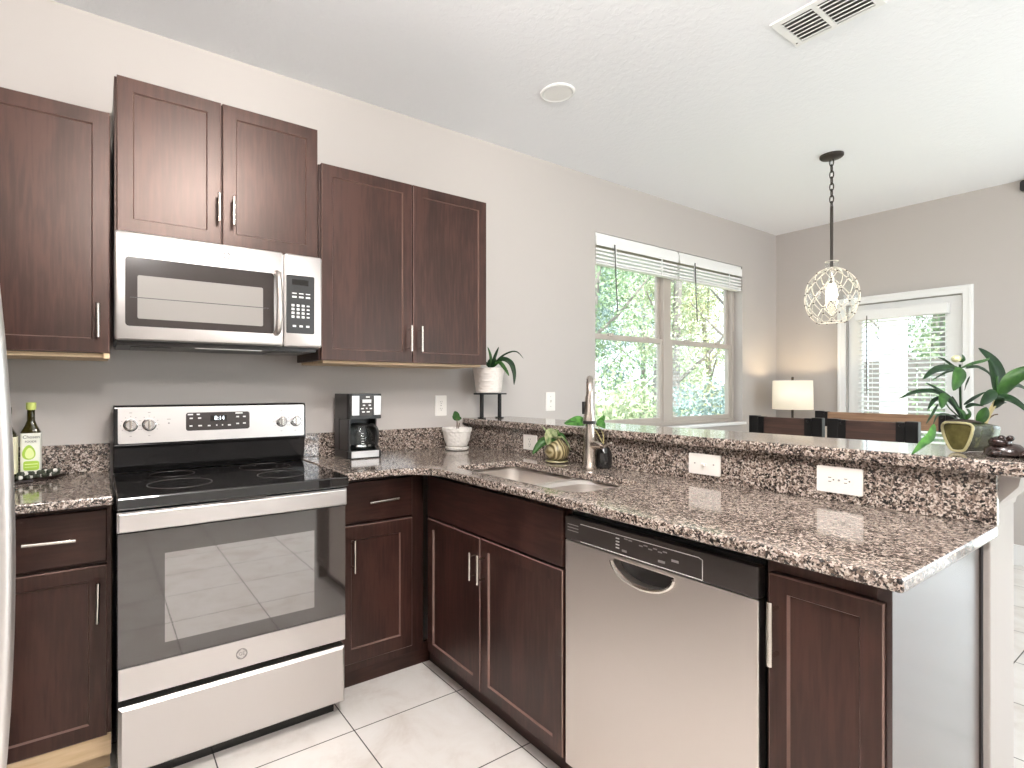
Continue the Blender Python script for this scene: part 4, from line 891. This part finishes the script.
def dining():
    G = 'dining chairs behind the bar'
    chair(3.10, -1.197, 1, .385, 1.143, 'dark wood dining chair with black brackets, in front of the lamp', 'rustic_wood', G, .14)
    chair(3.10, -1.592, 1, .380, 1.143, 'dark reddish wood dining chair in front of the paler far chair', 'rustic_wood', G, .14)
    chair(4.42, -1.21, -1, .80, 1.132, 'wide light brown wooden dining chair beyond the two dark ones', 'table_wood', G, .11)
    t = thing('dining_table', (3.80, -1.12, 0), 'brown wooden dining table under the pendant lamp', 'table')
    mb = MB(); mb.box(3.40, 4.2, -1.75, -.5, .915, .955); link('tabletop', mb, 'table_wood', t, bevel=.005)
    for sx in (3.47, 4.13):
        for sy in (-1.66, -.57):
            mb = MB(); mb.box(sx-.035, sx+.035, sy-.035, sy+.035, .001, .9145); link('leg', mb, 'black_metal', t)
    t = thing('console_table', (5.2, -.3, 0), 'small dark side table in the far corner under the lamp', 'table')
    mb = MB(); mb.box(4.96, 5.50, -.50, -.06, .74, .77); link('tabletop', mb, 'rustic_wood', t, bevel=.004)
    for sx in (5.0, 5.46):
        for sy in (-.46, -.10):
            mb = MB(); mb.box(sx-.02, sx+.02, sy-.02, sy+.02, .001, .7395); link('leg', mb, 'rustic_wood', t)
    x, y = 5.22, -.30
    t = thing('table_lamp', (x, y, .7705), 'table lamp with cream drum shade in the far corner', 'lamp')
    mb = MB(); mb.lathe([(.075, 0), (.078, .01), (.02, .022), (.012, .03)], (x, y, .7705), 24); link('base', mb, 'bronze', t, smooth_=True)
    mb = MB(); mb.tube([(x, y, .79), (x, y, 1.385)], .010, 10); link('pole', mb, 'bronze', t)
    mb = MB(); mb.sphere((x, y, 1.392), .012, 8); link('finial', mb, 'bronze', t, smooth_=True)
    mb = MB(); R = .160; V = []
    mb.lathe([(R, 1.107), (R-.004, 1.370)], (x, y, 0), 40, cap0=False, cap1=False); link('lamp_shade', mb, 'lamp_linen', t, smooth_=True, solid=.003)
    mb = MB()
    for a in (0, PI*2/3, PI*4/3): mb.tube([(x, y, 1.362), (x+(R-.006)*math.cos(a), y+(R-.006)*math.sin(a), 1.362)], .002, 6)
    link('shade_spider', mb, 'bronze', t)
    mb = MB(); mb.sphere((x, y, 1.25), .03, 10, 1.2); link('bulb', mb, 'bulb_glow', t, smooth_=True)
    lamp = bpy.data.lights.new('table_lamp_light', 'POINT'); lamp.energy = 5; lamp.color = (1, .78, .5); lamp.shadow_soft_size = .035
    lo = bpy.data.objects.new('table_lamp_light', lamp); COL.objects.link(lo); lo.location = (x, y, 1.30)
dining()
def pendant():
    x, y = 3.925, -1.107
    t = thing('pendant_lamp', (x, y, ZC), 'glass globe pendant in diamond net hanging over the table', 'lamp')
    mb = MB(); mb.lathe([(.066, 2.8215), (.066, 2.808), (.058, 2.80), (.012, 2.792)], (x, y, 0), 30); link('canopy', mb, 'bronze', t, smooth_=True)
    mb = MB(); z = 2.795; k = 0
    while z > 2.49:
        P = [Vector((0, .011*math.cos(a), .026*math.sin(a))) for a in [2*PI*i/14 for i in range(14)]]
        if k % 2: P = [Vector((p.y, 0, p.z)) for p in P]
        mb.tube([Vector((x, y, z-.022))+p for p in P], .0035, 6, True); z -= .040; k += 1
    link('chain', mb, 'bronze', t, smooth_=True)
    mb = MB(); mb.tube([(x, y, 2.485), (x, y, 2.09)], .009, 10); link('rod', mb, 'bronze', t, smooth_=True)
    mb = MB(); mb.lathe([(.033, 2.128), (.036, 2.120), (.036, 2.085), (.05, 2.074)], (x, y, 0), 28, cap0=False, cap1=False); gc = link('glass_collar', mb, 'clear_glass', t, smooth_=True)
    mb = MB()
    for zz in (2.126, 2.082): mb.tube([(x+.036*math.cos(2*PI*i/24), y+.036*math.sin(2*PI*i/24), zz) for i in range(24)], .0025, 6, True)
    link('collar_ring', mb, 'net_wire', gc)
    cz, Rr, Hh = 1.893, .147, .190
    zs = [cz+Hh*math.cos(a) for a in [.26+(PI-.26-.62)*i/24 for i in range(25)]]
    prof = [(Rr*math.sin(a), cz+Hh*math.cos(a)) for a in [.26+(PI-.26-.55)*i/24 for i in range(25)]]
    mb = MB(); mb.lathe(prof, (x, y, 0), 40, cap0=False, cap1=False); g = link('glass_globe', mb, 'clear_glass', t, smooth_=True)
    NW = 9; mb = MB(); bead = MB()
    for s in (-1, 1):
        for k in range(NW):
            pts = []
            for i in range(25):
                a = .26+(PI-.26-.55)*i/24; q = 2*PI*k/NW+s*2.1*i/24
                pts.append((x+(Rr+.003)*math.sin(a)*math.cos(q), y+(Rr+.003)*math.sin(a)*math.sin(q), cz+(Hh+.003)*math.cos(a)))
            mb.tube(pts, .0024, 5)
    for lev in range(1, 7):
        i = lev*24*PI/NW/2.1
        if i > 24: break
        a = .26+(PI-.26-.55)*i/24
        for k in range(NW):
            q = 2*PI*k/NW+2.1*i/24; bead.sphere((x+(Rr+.004)*math.sin(a)*math.cos(q), y+(Rr+.004)*math.sin(a)*math.sin(q), cz+(Hh+.004)*math.cos(a)), .0055, 6)
    a = PI-.55; mb.tube([(x+Rr*math.sin(a)*math.cos(2*PI*i/36), y+Rr*math.sin(a)*math.sin(2*PI*i/36), cz+Hh*math.cos(a)) for i in range(36)], .004, 6, True)
    nw = len(mb.b.faces); me2 = bpy.data.meshes.new('t'); bead.b.to_mesh(me2); bead.b.free(); mb.b.from_mesh(me2); bpy.data.meshes.remove(me2)
    mb.b.faces.ensure_lookup_table()
    for f in mb.b.faces[nw:]: f.material_index = 1
    net = link('diamond_net', mb, 'net_wire', t, smooth_=True); net.data.materials.append(MATS['net_bead'])
    mb = MB(); mb.lathe([(.012, 2.09), (.017, 2.06), (.017, 1.985), (.014, 1.98)], (x, y, 0), 16); link('socket', mb, 'brushed_nickel', t, smooth_=True)
    mb = MB(); mb.lathe([(.012, 1.981), (.016, 1.965), (.030, 1.925), (.031, 1.905), (.022, 1.88), (.003, 1.872)], (x, y, 0), 20); link('bulb', mb, 'bulb_glow', t, smooth_=True)
    lamp = bpy.data.lights.new('pendant_light', 'POINT'); lamp.energy = 7; lamp.color = (1, .86, .68); lamp.shadow_soft_size = .035
    lo = bpy.data.objects.new('pendant_light', lamp); COL.objects.link(lo); lo.location = (x, y, 1.91)
pendant()
def ceiling_things():
    c = (1.915, -.640, ZC-.0005)
    t = thing('recessed_light', c, 'round white recessed light in the ceiling above the window wall', 'ceiling light')
    mb = MB(); mb.lathe([(.088, 0), (.088, -.006), (.078, -.010), (.070, -.007)], c, 32, cap1=False); link('trim_ring', mb, 'white_trim', t, smooth_=True)
    mb = MB(); mb.lathe([(.072, -.0005), (.072, -.007), (.0, -.0085)], c, 28); link('lens', mb, 'unlit_lens', t, smooth_=True)
    # kitchen ceiling fixture, and a second globe added as fill light, out of frame
    for x, y, lab in ((.55, -2.05, 'white glass globe ceiling light over the kitchen floor'), (.2, -3.1, 'white glass globe added as fill light behind the camera')):
        c = (x, y, ZC-.0005); t = thing('ceiling_light', c, lab, 'ceiling light', 'globe kitchen ceiling lights')
        mb = MB(); mb.lathe([(.075, 0), (.075, -.02), (.05, -.035), (.05, -.07)], c, 32); link('canopy', mb, 'brushed_nickel', t, smooth_=True)
        mb = MB(); mb.sphere((x, y, ZC-.215), .15, 20); link('glass_globe', mb, 'light_lens', t, smooth_=True)
    x0, x1, y0, y1, z = 2.285, 2.530, -1.83, -1.505, ZC-.0005
    t = thing('ceiling_vent', ((x0+x1)/2, (y0+y1)/2, z), 'white louvered air vent in the ceiling', 'vent')
    mb = MB(); T = lambda a, b, c: Vector((a, b, z-c))
    mb.prism([(x0, y0), (x1, y0), (x1, y1), (x0, y1)], T, 0, .008, [[(x0+.032, y0+.03), (x1-.022, y0+.03), (x1-.022, -1.667), (x0+.032, -1.667)], [(x0+.032, -1.648), (x1-.022, -1.648), (x1-.022, y1-.03), (x0+.032, y1-.03)]]); f = link('frame', mb, 'white_trim', t, bevel=.002)
    mb = MB(); mb.box(x0+.03, x1-.02, y0+.028, y1-.028, z-.0015, z-.0005); link('backing', mb, 'grey_plastic', t)
    for a, b in ((y0+.031, -1.668), (-1.647, y1-.031)):
        mb = MB()
        for k in range(7):
            xx = x0+.036+k*.0275; mb.quad_hex([Vector(p) for p in ((xx, a, z-.010), (xx+.020, a, z-.002), (xx+.020, b, z-.002), (xx, b, z-.010), (xx, a, z-.0115), (xx+.020, a, z-.0035), (xx+.020, b, z-.0035), (xx, b, z-.0115))])
        link('louvers', mb, 'white_slat', t)
    mb = MB()
    for p in ((x1-.03, y1-.012), (x0+.05, y0+.01)): mb.lathe([(.004, 0), (.003, -.002)], (p[0], p[1], z-.008), 10)
    link('screw', mb, 'grey_plastic', t)
    t = thing('wall_sensor', (XB, -1.76, 2.77), 'small black device high on the far wall at the right edge', 'sensor')
    mb = MB(); mb.prism(rrect(-1.83, -1.697, 2.730, 2.809, .018), TX(XB), .001, .045); h = link('housing', mb, 'black_plastic', t, bevel=.004)
    mb = MB(); mb.prism(circle(-1.762, 2.77, .022, 20), TX(XB), .045, .048); link('lens', mb, 'black_glass', h)
ceiling_things()

# ------------------------------------------------------------------ outdoors
def outdoors():
    mb = MB(); mb.box(-6, 40, .16, 40, -.35, -.25); mb.box(XB+.16, 40, -30, .16, -.35, -.25); o = link('ground', mb, 'lawn'); o['kind'] = 'structure'
    def crown_mesh(h, r, n, leaf, seed, low):
        rnd = random.Random(seed); V = []; Fc = []
        blobs = [(rnd.uniform(-r, r)*.7, rnd.uniform(-r, r)*.7, rnd.uniform(low, h*.92), rnd.uniform(.45, .8)*r) for _ in range(16)]
        for _ in range(n):
            bx, by, bz, br = rnd.choice(blobs); d = Vector((rnd.gauss(0, 1), rnd.gauss(0, 1), rnd.gauss(0, 1))).normalized()*br*rnd.uniform(.45, 1.0)
            p = Vector((bx, by, bz))+d; u = Vector((rnd.gauss(0, 1), rnd.gauss(0, 1), rnd.gauss(0, .7))).normalized(); w = u.orthogonal().normalized()
            w = Matrix.Rotation(rnd.uniform(0, 6.28), 3, u) @ w; s = leaf*rnd.uniform(.6, 1.3); k = len(V)
            q = u.cross(w)
            V += [p-w*s, p+q*s*.45, p+w*s, p-q*s*.45]; Fc.append((k, k+1, k+2, k+3))
        me = bpy.data.meshes.new('foliage'); me.from_pydata(V, [], Fc); return me
    protos = [crown_mesh(7.5, 1.15, 8000, .05, 1, 1.0), crown_mesh(9, 1.1, 8500, .05, 2, 1.2), crown_mesh(6, 1.15, 7000, .045, 3, .8)]
    bush = crown_mesh(1.5, .8, 5000, .04, 5, .3)
    spots = [(8.3, 5.0, 0, 'foliage_green', 'leafy green tree nearest the house outside the left window pane'), (11.5, 5.1, 2, 'foliage_pale', 'pale yellow-green tree outside, behind the window mullion'), (14.7, 5.0, 0, 'foliage_green', 'green tree at the right end of the nearest row outside'),
             (12.2, 8.5, 1, 'foliage_blue', 'tall bluish tree behind the pale one outside the window'), (15.5, 8.4, 0, 'foliage_pale', 'light green tree in the second row seen through the right pane'), (18.8, 8.6, 2, 'foliage_gold', 'golden tree outside at the right edge of the window view'),
             (16.2, 11.9, 1, 'foliage_green', 'tall green tree in the third row outside the window'), (19.6, 12.1, 1, 'foliage_blue', 'distant tall bluish tree outside the right pane'), (23.0, 12.0, 0, 'foliage_green', 'distant green tree behind the golden one'),
             (12.6, .4, 2, 'foliage_green', 'green tree outside seen through the far door blind'), (16.4, 1.5, 0, 'foliage_pale', 'distant pale tree beyond the fence outside the far door')]
    for i, (x, y, k, m, lab) in enumerate(spots):
        t = thing('tree', (x, y, -.25), lab, 'tree', 'trees outside the window'); rnd = random.Random(20+i)
        me = protos[k].copy(); me.materials.append(MATS[m]); f = bpy.data.objects.new('foliage', me); COL.objects.link(f); f.parent = t; f.rotation_euler.z = rnd.uniform(0, 6); sc = rnd.uniform(.9, 1.15); f.scale = (sc, sc, sc)
        mb = MB(); H = 5.5; b = Vector((x, y, -.25))
        mb.tube(smooth([b, b+Vector((rnd.uniform(-.1, .1), 0, H*.4)), b+Vector((rnd.uniform(-.5, .5), rnd.uniform(-.3, .3), H))], 8), [.13-.10*q/16 for q in range(9)], 8)
        for q in range(4):
            z = H*(.3+.15*q); a = rnd.uniform(0, 6.28); e = Vector((math.cos(a), math.sin(a), .9))*rnd.uniform(.9, 1.5); mb.tube([b+Vector((0, 0, z)), b+Vector((0, 0, z))+e*.5, b+Vector((0, 0, z))+e+Vector((0, 0, .2))], [.05, .035, .015], 6)
        link('trunk', mb, 'bark', t, smooth_=True)
    for i, (x, y, m, lab) in enumerate(((6.0, 2.7, 'foliage_pale', 'bright yellow-green bush at the lower left of the window view'), (8.5, 2.3, 'foliage_blue', 'low bluish bush in the middle of the window view'), (11.3, 3.4, 'foliage_gold', 'golden bush at the lower right of the window view'), (9.4, -.9, 'foliage_green', 'green bush outside the far door'))):
        t = thing('bush', (x, y, -.25), lab, 'bush', 'bushes outside'); me = bush.copy(); me.materials.append(MATS[m]); f = bpy.data.objects.new('foliage', me); COL.objects.link(f); f.parent = t; f.rotation_euler.z = i*1.3
        mb = MB(); b = Vector((x, y, -.25))
        for q in range(5): mb.tube([b+Vector((.05*q-.1, 0, 0)), b+Vector((.2*q-.4, .1*(q % 2), .9))], [.02, .01], 6)
        link('stems', mb, 'bark', t)
    t = thing('porch_column', (7.3, -.42, -.25), 'white porch column outside the far door', 'column')
    mb = MB(); mb.box(7.2, 7.4, -.52, -.32, -.25, 2.9); link('shaft', mb, 'white_siding', t, bevel=.01)
    mb = MB(); mb.box(7.17, 7.43, -.55, -.29, -.2495, .05); link('plinth', mb, 'white_siding', t, bevel=.01)
    t = thing('garden_fence', (10.6, .7, -.25), 'weathered board fence beyond the far door', 'fence')
    for k in range(12):
        mb = MB(); mb.box(10.6, 10.62, -.2+k*.16, -.06+k*.16, -.25, 1.75); link('board', mb, 'bark', t)
outdoors()
for o in COL.objects:
    if '_o' in o: del o['_o']
